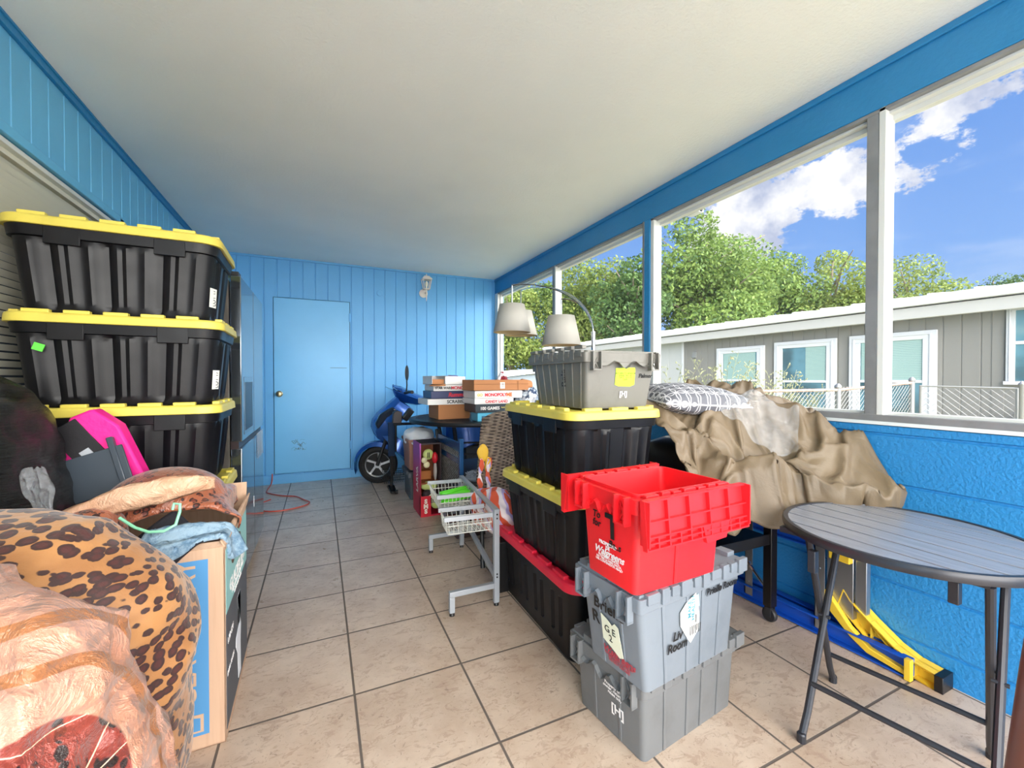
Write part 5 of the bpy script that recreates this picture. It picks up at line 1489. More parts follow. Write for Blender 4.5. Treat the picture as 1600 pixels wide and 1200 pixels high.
    for x, z, w in ((.72, .70, .10), (.82, .76, .14), (1.05, .78, .15), (1.30, .82, .14), (1.48, .84, .10)):
        rings.append([Vector((x, -w, z - .05)), Vector((x, -w * .7, z + .02)), Vector((x, w * .7, z + .02)), Vector((x, w, z - .05))])
    b.loft(rings); b.build('seat', blk, t, bevel=.01)
    b = MB(); rings = []
    for x, z0, z1, w in ((.74, .28, .66, .10), (.85, .30, .70, .15), (1.15, .40, .72, .17), (1.40, .56, .77, .14), (1.55, .66, .78, .07)):
        rings.append([Vector((x, -w, z0)), Vector((x, -w, z1)), Vector((x, w, z1)), Vector((x, w, z0))])
    b.loft(rings); b.build('tail_body', blu, t, bevel=.02)
    b = MB(); b.bx(.98, 1.34, -.06, .06, .16, .34); b.build('engine', plain('engine grey', '#55585c', .4, .6), t, bevel=.02)
scooter()

# ---- black metal stand in front of the scooter
def stand():
    t = thing('metal_stand', 'black steel frame with one post on a short foot in front of the scooter', 'stand', (.545, 2.77, 0))
    bk = plain('gloss black steel', '#14161a', .22, .4)
    b = MB(); b.bx(-.012, .018, -.02, .02, .03, .36); b.build('post', bk, t, bevel=.003)
    b = MB(); b.bx(-.030, .036, -.016, .016, .355, .70); b.build('post', plain('blue black panel', '#16304f', .18, .5), t, bevel=.004)
    b = MB(); b.prism([(-.16, .02), (.10, .02), (.10, .035), (.02, .06), (-.02, .06), (-.16, .035)], -.03, .03, 'x'); b.build('foot', bk, t, bevel=.004)
    b = MB(); b.lathe([(.001, -.012), (.022, -.012), (.022, .012), (.001, .012)], (0, 0, 0), 14, M=Matrix.Translation((.03, -.14, .022)) @ Matrix.Rotation(R(90), 4, 'Y')); b.build('caster', dark, t)
    b = MB(); b.bx(.02, .50, -.02, .02, .665, .690); b.bx(.036, .055, -.02, .02, .40, .67); b.build('cross_bar', bk, t, bevel=.003)
    b = MB(); b.prism([(.01, .69), (.10, .69), (.105, .80), (.06, .82), (.02, .80)], -.04, .03, 'y'); b.build('bracket', plain('dark brown plastic', '#2b2326', .4), t, bevel=.006)
    b = MB(); b.bar((.13, .0, .72), (.21, .02, .82), .05, .07); b.build('clamp', dark, t, bevel=.01)
stand()
# wire basket on the floor under the scooter
b = MB()
for k in range(12): b.tube([(.50 + k * .022, 2.98, .155), (.51 + k * .021, 2.98, .03), (.51 + k * .021, 3.08, .03), (.50 + k * .022, 3.10, .155)], .0022, 5)
for z in (.155, .11, .06): b.tube([(.495, 2.975, z), (.75, 2.975, z), (.75, 3.10, z), (.495, 3.10, z)], .003, 5, closed=True)
tag(b.build('wire_basket', dark, None), 'small black wire basket on the floor behind the black steel stand', 'basket')

# ---- brown bin with white cloth, grey crate under it
crate('storage_crate', 'dark grey crate on the floor under the brown bin', .42, .30, .27, plain('charcoal grey plastic', '#4f565c', .4), (.785, 2.54, 0), R(88), .93, ribs=((), ()), group=None)
t = thing('plastic_bin', 'brown plastic bin filled with white cloth beside the pink toy box', 'bin', (.765, 2.50, .286))
def rect_ring(l, w, z, r=.02): return [Vector((x, y, z)) for (x, y, *_k) in rrect(l, w, r, 3, 4)]
b = MB(); b.loft([rect_ring(.22, .30, 0), rect_ring(.25, .33, .26), rect_ring(.27, .35, .262), rect_ring(.27, .35, .285), rect_ring(.245, .325, .285), rect_ring(.22, .30, .03)]); b.build('bin_body', plain('dusty brown plastic', '#a0705f', .5), t)
def f_c(q, n): return .8 * noise.noise(q * 14) + .5 * (1 - abs(noise.noise(q * 9)) * 3)
P = dome((.760, 2.48, .575), (.135, .17, .085), 2.3, 60, 36, 9, f_c, amp=.015, foldamp=.022)
b = MB(); b.grid(P); tag(b.build('white_cloth', plain('white cotton', '#e8ecf0', .8), None, angle=180), 'white cloth spilling out of the brown bin', 'cloth')

# ---- toy box with an open front
TX, TY = .640, 1.835
def toybox():
    t = thing('toy_box', 'tall magenta and red toy display box with an open front', 'toy box', (TX, TY, 0))
    mag = Mat('magenta to red printed card', '#c2265a', .45); v = mag.coord(); sp = mag.n('ShaderNodeSeparateXYZ'); mag.L.new(v, sp.inputs[0])
    mag.base(mag.mix(mag.step(sp.outputs[2], .25, .55), '#c01838', '#a8489c'))
    red = plain('red printed card', '#cf1f33', .45); brown = plain('brown backing card', '#8a4a24', .6)
    W, D, H = .185, .26, .60
    b = MB(); b.bx(0, .012, .04, D + .04, .0, H); b.prism([(0, 0), (.04, 0), (.04, .17), (.0, .17)], 0, .012, 'x'); b.add([(0, .0, 0), (0, .04, .0), (0, .04, H), (0, 0, .17)], [(0, 1, 2, 3)])
    b.build('side_panel', mag.m, t, smooth=False)
    b = MB(); b.bx(W - .012, W, .04, D + .04, 0, H); b.build('side_panel', plain('dark card', '#2a1a20', .6), t)
    b = MB(); b.bx(.012, W - .012, D + .025, D + .035, 0, H); b.build('back_panel', brown, t)
    b = MB(); b.bx(.012, W - .012, .04, D + .025, H - .012, H); b.build('top_panel', plain('dark print', '#2b1a1e', .5), t)
    b = MB(); b.bx(.012, W - .012, .0, D + .025, 0, .012); b.build('base_panel', mag.m, t)
    b = MB(); b.bx(.0, .085, -.004, .0, 0, .17); o = b.build('front_label', red, t)
    lettering('S\nM\nS', .048, plain('cream print', '#f0e6d8', .5), o, (.042, -.004, .085), (1, 0, 0), (0, 0, 1), bold=.003)
    lettering('LARVA', .095, plain('cream print', '#f0e6d8', .5), t, (0, .13, .29), (0, 0, 1), (0, 1, 0), bold=.003, sx=.75)
    b = MB(); b.bx(.012, W - .012, .05, D, .255, .268); b.build('shelf', brown, t)
    b = MB(); b.bx(.03, .13, .18, .27, .268, .34); b.build('insert', plain('orange brown card', '#b06a2e', .6), t)
    greens = [plain('pale green toy plastic', '#c2cf7f', .4), plain('cream toy plastic', '#e6dfb4', .4), plain('dark purple toy hair', '#2c2026', .7), plain('red toy plastic', '#d02030', .4), plain('grey toy plastic', '#b9b2ae', .4)]
    def ball(n, x, y, z, r, k, lab, sq=(1, 1, 1)):
        Mx = Matrix.Translation((TX + .02 + x * .68, TY + y, z + .02)) @ Matrix.Diagonal((sq[0], sq[1], sq[2], 1))
        bb = MB(); bb.lathe([(max(math.cos(a), .02) * r, math.sin(a) * r) for a in [R(-90 + 18 * q) for q in range(11)]], M=Mx, n=18)
        o = bb.build(n, greens[k], None, M=Matrix.Identity(4)); return tag(o, lab, 'toy')
    b_ = [ball('toy_clock', .11, .14, .47, .046, 0, 'round green toy with dark markings near the top of the toy box', (1, .5, 1)),
          ball('toy_ball', .055, .12, .425, .026, 1, 'small cream round toy left of the red strip', (1, .6, 1)),
          ball('toy_ball', .085, .12, .385, .028, 1, 'lower small cream round toy above the orange insert', (1, .6, 1)),
          ball('toy_figure', .19, .12, .44, .05, 3, 'bright red toy at the right side of the toy box', (.5, .6, 1)),
          ball('toy_tube', .195, .12, .33, .045, 4, 'grey curved toy tube at the right of the orange insert', (.35, .5, 1.9)),
          ball('toy_cushion', .10, .08, .215, .055, 0, 'large pale green toy on the shelf level of the toy box', (1.3, .8, .7)),
          ball('toy_hair', .07, .05, .145, .045, 2, 'dark curly toy hair in the lower toy box', (1, .8, 1)),
          ball('toy_ball', .11, .03, .115, .045, 1, 'striped cream toy head low in the toy box', (1, .8, 1)),
          ball('toy_ball', .17, .03, .075, .045, 0, 'green toy head at the bottom of the toy box', (1, .8, 1))]
    for o, pts in ((b_[0], [(-.015, .0), (.012, .0)]), (b_[7], [(-.015, 0), (.0, 0), (.015, 0)])):
        for px, pz in pts:
            c = o.matrix_world.translation
    for (x, y, z, n) in ((TX + .10, TY + .111, .49, 2), (TX + .10, TY - .013, .135, 3)):
        for k in range(n):
            bb = MB(); bb.bx(x - .018 + k * .014, x - .012 + k * .014, y, y + .006, z - .025, z + .02); bb.build('marking', dark, b_[0] if n == 2 else b_[7])
toybox()

# ---- patio table
patio = plain('dark bronze cast metal', '#26282c', .42, .5, nb=(60, .2, .002))
def patio_table():
    t = thing('patio_table', 'round black metal patio table stacked with board games', 'table', (1.235, 2.22, .045))
    r = .60
    b = MB()
    rr = [(r - .05, .700), (r, .695), (r + .006, .710), (r, .728), (r - .05, .735), (r - .055, .728)]
    n = 72; b.loft([[Vector((a * math.cos(2 * PI * k / n), a * math.sin(2 * PI * k / n), z)) for k in range(n)] for a, z in rr], closed=True)
    b.build('table_rim', patio, t)
    b = MB()
    for k in range(-13, 14):
        y = k * .041; h = math.sqrt(max((r - .045) ** 2 - y * y, 0)); b.bx(-h, h, y - .006, y + .006, .716, .730)
        b.bx(y - .006, y + .006, -h, h, .714, .728)
    b.build('lattice_top', patio, t, smooth=False)
    for a in (45, 135, 225, 315):
        b = MB(); c, s = math.cos(R(a)), math.sin(R(a)); b.tube([(c * .40, s * .40, .70), (c * .34, s * .34, .45), (c * .40, s * .40, .15), (c * .48, s * .48, -.045)], .018, 8); b.build('leg', patio, t)
    b = MB(); b.tube([(.34 * math.cos(2 * PI * k / 32), .34 * math.sin(2 * PI * k / 32), .43) for k in range(32)], .009, 6, closed=True); b.build('brace_ring', patio, t)
patio_table()
ZT = .781
# ---- board games and boxes on the table
def gamebox(name, label, cat, x0, x1, y0, y1, z0, z1, mat, rz=0, text=None, group='board games on the patio table', lidline=True):
    cx, cy = (x0 + x1) / 2, (y0 + y1) / 2
    t = thing(name, label, cat, (cx, cy, z0), rz, group)
    w, d, h = x1 - x0, y1 - y0, z1 - z0
    b = MB(); b.bx(-w / 2 + .003, w / 2 - .003, -d / 2 + .003, d / 2 - .003, 0, h * .5); b.build('box_base', mat, t)
    b = MB(); b.bx(-w / 2, w / 2, -d / 2, d / 2, h * .10, h); lid = b.build('box_lid', mat, t, bevel=.0015)
    for (body, size, m, ox, oz, kw) in (text or []):
        lettering(body, size, m, lid, (ox, -d / 2, oz), (1, 0, 0), (0, 0, 1), **kw)
    return t
Wt = plain('white game box', '#e4e2e0', .5); Nv = plain('navy game box', '#2a3560', .4); Rd = plain('red game print', '#d5283a', .5); Bk = plain('black print', '#15151a', .5)
Tl = plain('turquoise game box', '#52b3d4', .45); Dk = plain('dark teal game box', '#23323c', .4); Yw = plain('yellow print', '#d9c96a', .5)
cbm = plain('brown carton', '#b47a4e', .75, nb=(40, .2, .002))
t = gamebox('carton', 'brown cardboard carton at the bottom of the left board game pile', 'box', 0.825, 1.125, 2.02, 2.30, ZT, ZT + 0.129, cbm, R(4))
gamebox('board_game', 'white board game box with black letters above the brown carton', 'board game', 0.725, 1.135, 1.99, 2.30, ZT + 0.131, ZT + 0.181, Wt, R(3), [('SCRABBLE', .040, Bk, .06, .024, dict(bold=.001))])
gamebox('board_game', 'navy board game box with red title in the left pile', 'board game', 0.765, 1.150, 2.0, 2.29, ZT + 0.184, ZT + 0.249, Nv, R(1), [('Rummikub', .050, Rd, .07, .032, dict(bold=.002, shear=.2))])
gamebox('board_game', 'white board game box with red title plate in the left pile', 'board game', 0.780, 1.125, 1.99, 2.28, ZT + 0.251, ZT + 0.305, Wt, R(2), [('STAR WARS', .028, Bk, -.08, .026, dict(bold=.001)), ('MONOPOLY', .036, Rd, .09, .026, dict(bold=.0015))])
# torn open white carton on top
t = thing('open_carton', 'torn open white carton on top of the left board game pile', 'box', (.91, 2.12, ZT + .308), R(5), 'board games on the patio table')
for x0, x1, y0, y1, z0, z1 in ((-.15, .16, -.13, .13, 0, .004), (-.15, -.147, -.13, .13, 0, .075), (.157, .16, -.13, .13, 0, .06), (-.15, .16, .127, .13, 0, .075), (-.03, .16, -.13, -.127, 0, .070)):
    b = MB(); b.bx(x0, x1, y0, y1, z0, z1); b.build('carton_side', Wt, t)
b = MB(); b.add([(-.15, -.13, .004), (-.03, -.13, .004), (-.06, -.22, -.01), (-.20, -.20, -.012)], [(0, 1, 2, 3)]); b.build('flap', cbm, t, solid=.003)
b = MB(); b.add([(-.03, -.13, .072), (.16, -.13, .062), (.16, .13, .080), (-.03, .13, .075)], [(0, 1, 2, 3)]); b.build('flap', Wt, t, solid=.003)
b = MB(); b.bx(-.145, -.035, -.11, .11, .004, .045); b.build('inner_tray', cbm, t)
b = MB(); b.add([(.02, -.10, .075), (.10, -.11, .071), (.13, -.02, .080), (.05, .02, .085)], [(0, 1, 2, 3)]); b.build('printed_patch', plain('lilac print', '#8f86b4', .5), t, solid=.002)
# right pile
gamebox('board_game', 'small turquoise box at the bottom of the right board game pile', 'board game', 1.090, 1.260, 1.72, 1.86, ZT, ZT + 0.072, Tl, R(3), [('JENGA', .034, Nv, 0, .030, dict(bold=.001))])
gamebox('board_game', 'dark teal box of many games in the right pile', 'board game', 1.065, 1.425, 1.70, 1.98, ZT + 0.074, ZT + 0.144, Dk, R(1), [('100 GAMES', .036, Wt, -.05, .034, dict(bold=.001)), ('family classics', .020, Yw, .11, .040, {})])
gamebox('board_game', 'white box with pink and red title under the white title box', 'board game', 1.050, 1.410, 1.69, 1.98, ZT + 0.146, ZT + 0.192, Wt, R(2), [('CANDY LAND', .032, Rd, .02, .020, dict(bold=.001))])
gamebox('board_game', 'white box with red title plate at the top of the right pile', 'board game', 1.055, 1.495, 1.69, 1.98, ZT + 0.194, ZT + 0.257, Wt, R(1), [('MONOPOLY', .036, Rd, -.03, .028, dict(bold=.0018)), ('ME', .042, plain('orange print', '#e0702c', .5), .095, .028, dict(bold=.002)), ('GO', .030, Yw, -.175, .028, dict(bold=.002))])
t = thing('long_carton', 'long brown cardboard carton taped at its end on the right board game pile', 'box', (1.29, 1.80, ZT + .260), R(6))
b = MB(); b.bx(-.26, .27, -.11, .13, 0, .090); b.build('carton', cbm, t, bevel=.003)
b = MB(); b.bx(-.262, .272, -.004 - .11, -.1095, .052, .055); b.bx(.16, .165, -.1125, .132, 0, .080); b.build('carton_seam', plain('darker carton', '#8a5a38', .8), t)
b = MB(); b.bx(-.015, .030, -.1135, -.110, .015, .068); lb = b.build('paper_label', paper, t); lettering('||||||', .022, ink, lb, (.008, -.1135, .042), (0, 0, 1), (-1, 0, 0))
b = MB(); b.tube([(.27, 0, .039), (.30, 0, .039), (.36, 0, .037)], [.06, .055, .045], 12); b.build('rolled_end', cbm, t)
# crumpled red paper bag and clear wrap behind
def f_b(q, n): return noise.noise(q * 22)
P = dome((1.46, 2.05, ZT + .32), (.07, .06, .10), 1.6, 36, 24, 12, f_b, amp=.02, foldamp=.02)
b = MB(); b.grid(P); rm = Mat('red and white wrapper', '#8c1f2c', .4); rm.base(rm.mix(rm.step(rm.noise(14, 2), .5, .55), '#8c1f2c', '#d8d4da')); tag(b.build('wrapper', rm.m, None, angle=30), 'crumpled red and white wrapper behind the long carton', 'wrapper')
P = dome((1.60, 1.86, ZT + .150), (.13, .12, .150), 2.2, 50, 36, 13, f_b, amp=.02, foldamp=.012)
b = MB(); b.grid(P); wm = Mat('clear wrapped goods', '#7f93a8', .2, 0, .8); wm.base(wm.mix(wm.step(wm.noise(26, 4, .6), .45, .58), '#39465c', '#c3d0dc')); tag(b.build('wrapped_goods', wm.m, None, angle=40), 'blue grey goods in clear plastic wrap at the right of the board games', 'packet')
b = MB(); b.tube([(.80, 1.98, .70), (.79, 1.93, .66), (.81, 1.90, .62)], .003, 6); b.tube([(.80, 1.915, .625), (.81, 1.885, .585)], [.005, .009], 8)
tag(b.build('hanging_cord', dark, None), 'thin black cord hanging from the edge of the patio table', 'cord')

# ---- wicker chairs
wick = Mat('brown grey woven wicker', '#8a7768', .6)
def weave(m, a, b_, sx, sz):
    v = m.coord(); sp = m.n('ShaderNodeSeparateXYZ'); m.L.new(v, sp.inputs[0])
    u = m.math('ADD', sp.outputs[0], sp.outputs[1])
    row = m.math('FLOOR', m.math('MULTIPLY', sp.outputs[2], sz))
    ph = m.math('MULTIPLY', m.math('MODULO', row, 2.0), .5)
    su = m.math('SINE', m.math('MULTIPLY', m.math('ADD', m.math('MULTIPLY', u, sx), ph), 6.2832))
    sv = m.math('SINE', m.math('MULTIPLY', m.math('FRACT', m.math('MULTIPLY', sp.outputs[2], sz)), 3.1416))
    h = m.math('MULTIPLY', m.math('ADD', m.math('MULTIPLY', su, .5), .55), sv)
    n = m.noise(30, 3)
    c = m.mix(m.step(h, .05, .35), '#4a4039', m.mix(m.step(n, .35, .65), a, b_)); m.base(c); m.bump(h, 1.0, .006)
weave(wick, '#b3a08f', '#84746a', 26, 95)
wick_d = Mat('grey woven wicker', '#6f6a66', .6); weave(wick_d, '#b5b2ae', '#85807c', 26, 90)
frame_d = plain('dark chair frame with painted blue reflection', '#2c5c90', .25, .4)  # blue reflection put into the base colour of the dark frame
def arc_back(t, w, dep, z0, z1, mat, lean=.06, topw=.88, name='backrest'):
    nu, nv = 40, 26; P = []
    for i in range(nu + 1):
        row = []; u = i / nu * 2 - 1
        for j in range(nv + 1):
            v = j / nv; ww = w / 2 * (1 - (1 - topw) * v) if v > .5 else w / 2 * (1 - (1 - topw) * (v))
            x = u * ww; y = dep * (u * u) * .9 - lean * v
            z = z0 + (z1 - z0) * v - (.05 * abs(u) ** 4 if v > .85 else 0) * v
            row.append(Vector((x, y, z)))
        P.append(row)
    b = MB(); b.grid(P); return b.build(name, mat, t, angle=180, solid=.022)
def wicker_chair(label, loc, rz, group='wicker chairs around the patio table'):
    t = thing('wicker_chair', label, 'chair', loc, rz, group)
    arc_back(t, .46, .10, .335, .935, wick.m)
    b = MB(); b.bx(-.24, .24, .0, .46, .33, .375); b.build('seat', dark, t, bevel=.01)
    b = MB(); b.bx(-.22, .22, .02, .44, .375, .42); b.build('cushion', plain('black cushion', '#1d1d20', .8), t, bevel=.02)
    for sx in (-1, 1):
        b = MB(); b.tube([(sx * .21, .02, .34), (sx * .24, -.05, .16), (sx * .27, -.13, .0)], .014, 8); b.build('leg', dark, t)
        b = MB(); b.tube([(sx * .21, .43, .34), (sx * .22, .45, .0)], .014, 8); b.build('leg', dark, t)
    return t
wicker_chair('tall brown woven wicker chair with its back towards the camera', (1.04, .90, 0), R(3))
# dining chair with dark frame and woven panel
def panel_chair():
    t = thing('panel_chair', 'dark framed patio chair with grey woven back panel under the patio table', 'chair', (.850, 1.80, 0), 0, 'wicker chairs around the patio table')
    for y in (-.38, .30):
        b = MB(); b.bx(-.012, .018, y - .020, y + .020, 0, .69); b.build('leg', frame_d if y < 0 else dark, t, bevel=.003)
    b = MB(); b.bx(-.004, .012, -.36, .29, .585, .655); b.build('top_rail', frame_d, t, bevel=.003)
    b = MB(); b.bx(-.002, .010, -.36, .29, .535, .585); b.build('woven_strip', wick_d.m, t)
    b = MB(); b.bx(-.004, .012, -.36, .29, .49, .535); b.build('rail', frame_d, t, bevel=.003)
    b = MB(); b.bx(-.002, .010, -.36, .29, .10, .49); b.build('woven_panel', wick_d.m, t)
    b = MB(); b.bx(.01, .42, -.36, .30, .36, .40); b.build('seat', dark, t, bevel=.01)
    for y in (-.36, .30):
        b = MB(); b.bx(.38, .41, y - .015, y + .015, 0, .37); b.build('leg', dark, t)
panel_chair()
t = thing('low_wicker_seat', 'low grey woven wicker seat with a fluffy grey throw behind the wire shelf', 'seat', (1.02, 1.30, 0), R(10), 'wicker chairs around the patio table')
arc_back(t, .40, .16, .16, .44, wick_d.m, .02, .95, 'woven_shell')
b = MB(); b.bx(-.18, .18, .02, .38, .30, .34); b.build('seat', dark, t, bevel=.01)
for sx in (-1, 1):
    b = MB(); b.tube([(sx * .15, .04, .30), (sx * .15, .04, 0)], .012, 8); b.build('leg', dark, t)
    b = MB(); b.tube([(sx * .15, .36, .30), (sx * .15, .36, 0)], .012, 8); b.build('leg', dark, t)
rs = random.Random(8); b = MB()
for k in range(260):
    a = rs.uniform(0, 6.28); rr = rs.uniform(0, .09); p = Vector((.93 + rr * math.cos(a), 1.24 + rr * math.sin(a), .43 + .03 * rs.random()))
    d = Vector((rs.uniform(-1, 1), rs.uniform(-1, 1), rs.uniform(.1, 1))) * .035; b.tube([p, p + d * .6, p + d - Vector((0, 0, .01))], [.004, .003, .001], 4)
P = dome((.93, 1.24, .43), (.10, .10, .035), 2, 24, 12, 3, f_b, amp=.004, foldamp=0); b.grid(P)
tag(b.build('fluffy_throw', plain('grey fluffy yarn', '#8b919c', .9), None), 'fluffy grey throw on the low wicker seat', 'throw')
# ---- straps and cloths hanging on the wicker chair
yel_f = plain('yellow fabric', '#e8b93a', .6, nb=(30, .5, .01))
b = MB(); P = dome((.835, .905, .665), (.038, .020, .058), 2, 36, 26, 14, f_b, amp=.008, foldamp=.006); b.grid(P)
P = dome((.868, .895, .59), (.026, .018, .05), 2, 30, 24, 15, f_b, amp=.008, foldamp=.006); b.grid(P)
tag(b.build('yellow_swimwear', yel_f, None, angle=180), 'yellow fabric top hanging at the side of the wicker chair back', 'clothing')
stripe = Mat('orange and white striped towel', '#e06a48', .8); v = stripe.coord((1, 1, 1), (.3, .5, .7))
sp = stripe.n('ShaderNodeSeparateXYZ'); stripe.L.new(v, sp.inputs[0])
w = stripe.math('FRACT', stripe.math('ADD', stripe.math('MULTIPLY', stripe.math('ADD', sp.outputs[0], stripe.math('MULTIPLY', stripe.noise(8, 2, vec=v), .06)), 16), 20))
c = stripe.mix(stripe.step(w, .45, .50), '#cf5638', '#e4d8dc'); c = stripe.mix(stripe.step(w, .80, .84), c, '#b9a8d8'); stripe.base(c); stripe.bump(stripe.noise(30, 4), .4, .006)
for k, (x0, x1, lab) in enumerate(((.815, .835, 'left striped sash hanging from the wicker chair'), (.848, .868, 'right striped sash hanging from the wicker chair'))):
    Pg = []
    for i in range(24):
        u = i / 23; x = (x0 if k == 0 else x1) - .025 * u + .006 * math.sin(u * 9 + k); y = .885 - .04 * u; z = .635 - .215 * u
        wd = .010 + .006 * abs(math.sin(u * 7 + k)); Pg.append([Vector((x + s * wd, y + .008 * math.sin(s * 2 + u * 14), z)) for s in (-1, -.5, 0, .5, 1)])
    b = MB(); b.grid(Pg); tag(b.build('sash', stripe.m, None, angle=180, solid=.004), lab, 'sash', 'striped sashes on the wicker chair')
def f_t(q, n): return .9 * noise.noise(q * 13) + .6 * (1 - abs(noise.noise(q * 10 + Vector((4, 0, 0)))) * 3)
P = dome((.815, .66, .375), (.105, .15, .115), 2.4, 80, 50, 16, f_t, amp=.02, foldamp=.026, low=-.9)
b = MB(); b.grid(P); tag(b.build('striped_towel', stripe.m, None, angle=180), 'orange and white striped towel bunched behind the wire shelf corner', 'towel')

# ---- grey steel shelf frame with pull-out wire baskets
def drawer_frame():
    t = thing('drawer_frame', 'grey steel basket frame with L shaped feet in the walkway', 'shelf frame', (.62, .73, 0))
    O = Vector((.62, .73, 0)); gm = plain('light grey steel', '#aab0b8', .40, .3)
    for nm, y, xp, xf in (('near', .345, .695, .465), ('far', 1.115, .760, .550)):
        b = MB(); b.bx(xp - O.x - .014, xp - O.x + .014, y - O.y - .012, y - O.y + .012, .015, .485); b.build('upright', gm, t, bevel=.002)
        b = MB(); b.bx(xf - O.x - .014, xp - O.x - .0142, y - O.y - .012, y - O.y + .012, .090, .116); b.bx(xf - O.x - .014, xf - O.x + .012, y - O.y - .012, y - O.y + .012, .015, .0898); b.build('foot_rail', gm, t, bevel=.002)
        for x in (xp, xf):
            b = MB(); b.lathe([(.001, 0), (.013, 0), (.012, .012), (.007, .018), (.001, .018)], (x - O.x, y - O.y, 0), 12); b.build('levelling_foot', dark, t)
        for z in (.46, .44, .16, .145):
            b = MB(); b.lathe([(.001, 0), (.0045, 0), (.0045, .001), (.001, .001)], M=Matrix.Translation((xp - O.x, y - O.y - .0122, z)) @ Matrix.Rotation(R(90), 4, 'X'), n=10); b.build('screw_hole', dark, t)
    b = MB(); b.bar((.760 - O.x, 1.10 - O.y, .225), (.700 - O.x, .36 - O.y, .135), .020, .030); b.build('lower_brace', gm, t, bevel=.002)
    b = MB(); b.bar((.760 - O.x, 1.115 - O.y, .478), (.697 - O.x, .345 - O.y, .478), .026, .014); b.build('top_rail', gm, t, bevel=.002)
drawer_frame()
def wire_basket(label, x0, x1, y0, y1, zt, dep, loc_group='wire baskets on the steel frame'):
    t = thing('wire_basket', label, 'basket', ((x0 + x1) / 2, (y0 + y1) / 2, zt - dep), R(-4.8), loc_group)
    hx, hy = (x1 - x0) / 2, (y1 - y0) / 2; cm = plain('cream grey coated wire', '#cfcfc8', .45); gm = plain('grey runner steel', '#b0b5bc', .4, .3)
    for sy in (-1, 1):
        b = MB(); b.bx(-hx - .012, hx, sy * hy - .006, sy * hy + .006, dep - .016, dep + .006); b.build('runner', gm, t, bevel=.001)
    b = MB(); n = 9
    for k in range(n + 1):
        x = -hx + .01 + (2 * hx - .02) * k / n; b.tube([(x, -hy, dep - .01), (x * .94, -hy * .86, .004), (x * .94, hy * .86, .004), (x, hy, dep - .01)], .0016, 5)
    n2 = int(2 * hy / .022)
    for k in range(n2 + 1):
        y = (-hy + 2 * hy * k / n2) ; b.tube([(-hx, y, dep - .01), (-hx * .94, y * .86, .004), (hx * .94, y * .86, .004), (hx, y, dep - .01)], .0016, 5)
    for f, z in ((1, dep - .008), (.96, dep * .5), (.93, .004)):
        b.tube([(-hx * f, -hy * f, z), (hx * f, -hy * f, z), (hx * f, hy * f, z), (-hx * f, hy * f, z)], .0026, 6, closed=True)
    b.build('wire_mesh', cm, t, smooth=False)
    return t
wire_basket('wire basket holding the lime green tubes', .520, .745, .730, 1.085, .468, .085)
wire_basket('empty wire basket nearest the front of the steel frame', .455, .690, .372, .530, .458, .085)
lime = plain('lime green plastic', '#5fe02a', .35)
for k in range(4):
    b = MB(); y = .84 + .045 * k; pts = []
    for q in range(20):
        a = 2 * PI * q / 20; px, py = math.cos(a), math.sin(a)
        pts.append((.64 + (.075 if px > 0 else -.075) + .014 * px + .01 * k, y + .014 * py + (.010 if px > 0 else 0), .405 + .014 * (k % 2) + .016 * (1 if px > 0 else 0)))
    b.tube(pts, .010, 8, closed=True); b.tube([(.575, y, .405 + .014 * (k % 2)), (.71, y + .006, .42 + .014 * (k % 2))], .012, 8)
    tag(b.build('green_loop', lime, None), ['lime green plastic loop nearest the camera in the wire basket', 'second lime green plastic loop in the wire basket', 'third lime green plastic loop in the wire basket', 'lime green plastic loop at the back of the wire basket'][k], 'plastic loop', 'lime green loops in the wire basket')
t = thing('floor_box', 'low dark brown box on the floor behind the steel frame', 'box', (.87, 1.40, 0))
b = MB(); b.bx(-.10, .12, -.14, .10, 0, .10); b.build('box_body', plain('dark brown card', '#3c2a26', .7), t, bevel=.004)
b = MB(); b.bx(-.102, .122, -.142, .102, .075, .104); b.build('box_lid', plain('rust brown card', '#6a3a30', .7), t, bevel=.003)
# perforated black box against the steel frame
t = thing('perforated_unit', 'black perforated plastic unit between the steel frame and the red lidded tote', 'box', (.80, .475, 0))
b = MB(); b.bx(-.055, .075, -.035, .05, 0, .27); b.build('unit_body', dark, t, bevel=.004)

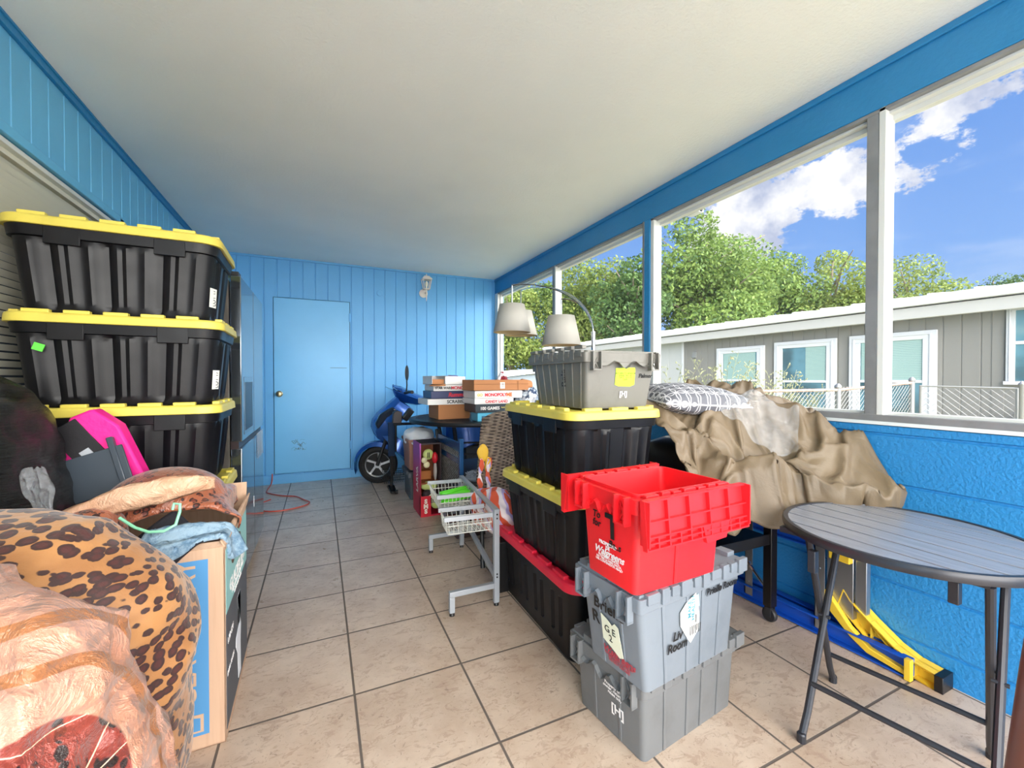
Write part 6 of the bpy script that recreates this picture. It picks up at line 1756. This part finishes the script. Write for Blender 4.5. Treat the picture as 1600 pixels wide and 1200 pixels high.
# ---- arc lamp
def arc_lamp():
    X, Y = 1.80, 1.07
    t = thing('arc_lamp', 'chrome floor lamp with curved arms and fabric shades by the screens', 'floor lamp', (X, Y, 0))
    b = MB(); b.lathe([(.001, 0), (.15, 0), (.15, .02), (.02, .03), (.001, .03)], n=36); b.build('base', chrome, t)
    b = MB(); b.tube([(0, 0, .02), (0, 0, 1.28), (0, 0, 1.50)], .016, 12); b.build('pole', chrome, t)
    sh = Mat('off white linen shade', '#dcd9d2', .85); sh.bump(sh.noise(250, 2), .2, .001)
    tr = sh.n('ShaderNodeBsdfTranslucent'); tr.inputs[0].default_value = (.75, .72, .66, 1); mx = sh.n('ShaderNodeMixShader'); mx.inputs[0].default_value = .35
    sh.L.new(sh.b.outputs[0], mx.inputs[1]); sh.L.new(tr.outputs[0], mx.inputs[2]); sh.L.new(mx.outputs[0], sh.N['Material Output'].inputs[0])
    inner = plain('cream shade lining', '#e8cfa0', .8)
    arms = [((-.448, .52), 1.757, .165, 'a'), ((-.162, .94), 1.784, .20, 'b'), ((-.164, .20), 1.636, .135, 'c')]
    for (dx, dy), zs, drop, k in arms:
        L = math.hypot(dx, dy); top = zs + drop; pk = top - 1.48
        pts = []
        for i in range(17):
            a = i / 16; ang = a * PI * .5
            pts.append((dx * (1 - math.cos(ang)), dy * (1 - math.cos(ang)), 1.48 + pk * math.sin(ang)))
        pts += [(dx, dy, top - .005), (dx, dy, zs - .02)]
        b = MB(); b.tube(pts, .0055, 8); arm = b.build('lamp_arm', chrome, t)
        r0, r1, h = .104, .155, .232
        b = MB(); n = 40
        b.loft([[Vector((dx + r * math.cos(2 * PI * q / n), dy + r * math.sin(2 * PI * q / n), z)) for q in range(n)] for r, z in ((r1, zs - h), (r0, zs))], False, False)
        s = b.build('lamp_shade', sh.m, t, angle=180, solid=.002)
        b = MB(); b.loft([[Vector((dx + r * math.cos(2 * PI * q / n), dy + r * math.sin(2 * PI * q / n), z)) for q in range(n)] for r, z in ((r1 - .003, zs - h + .002), (r0 - .003, zs - .002))], False, False)
        b.build('shade_lining', inner, s, angle=180)
        b = MB(); b.tube([(dx - r0, dy, zs - .01), (dx + r0, dy, zs - .01)], .0018, 5); b.tube([(dx, dy - r0, zs - .01), (dx, dy + r0, zs - .01)], .0018, 5); b.build('shade_spider', chrome, s)
        b = MB(); b.lathe([(.012, zs - .08), (.014, zs - .02), (.004, zs)], (dx, dy, 0), 12); b.lathe([(.004, zs - .15), (.026, zs - .12), (.014, zs - .08)], (dx, dy, 0), 14); b.build('bulb', plain('frosted bulb', '#efe7d2', .4), s)
arc_lamp()
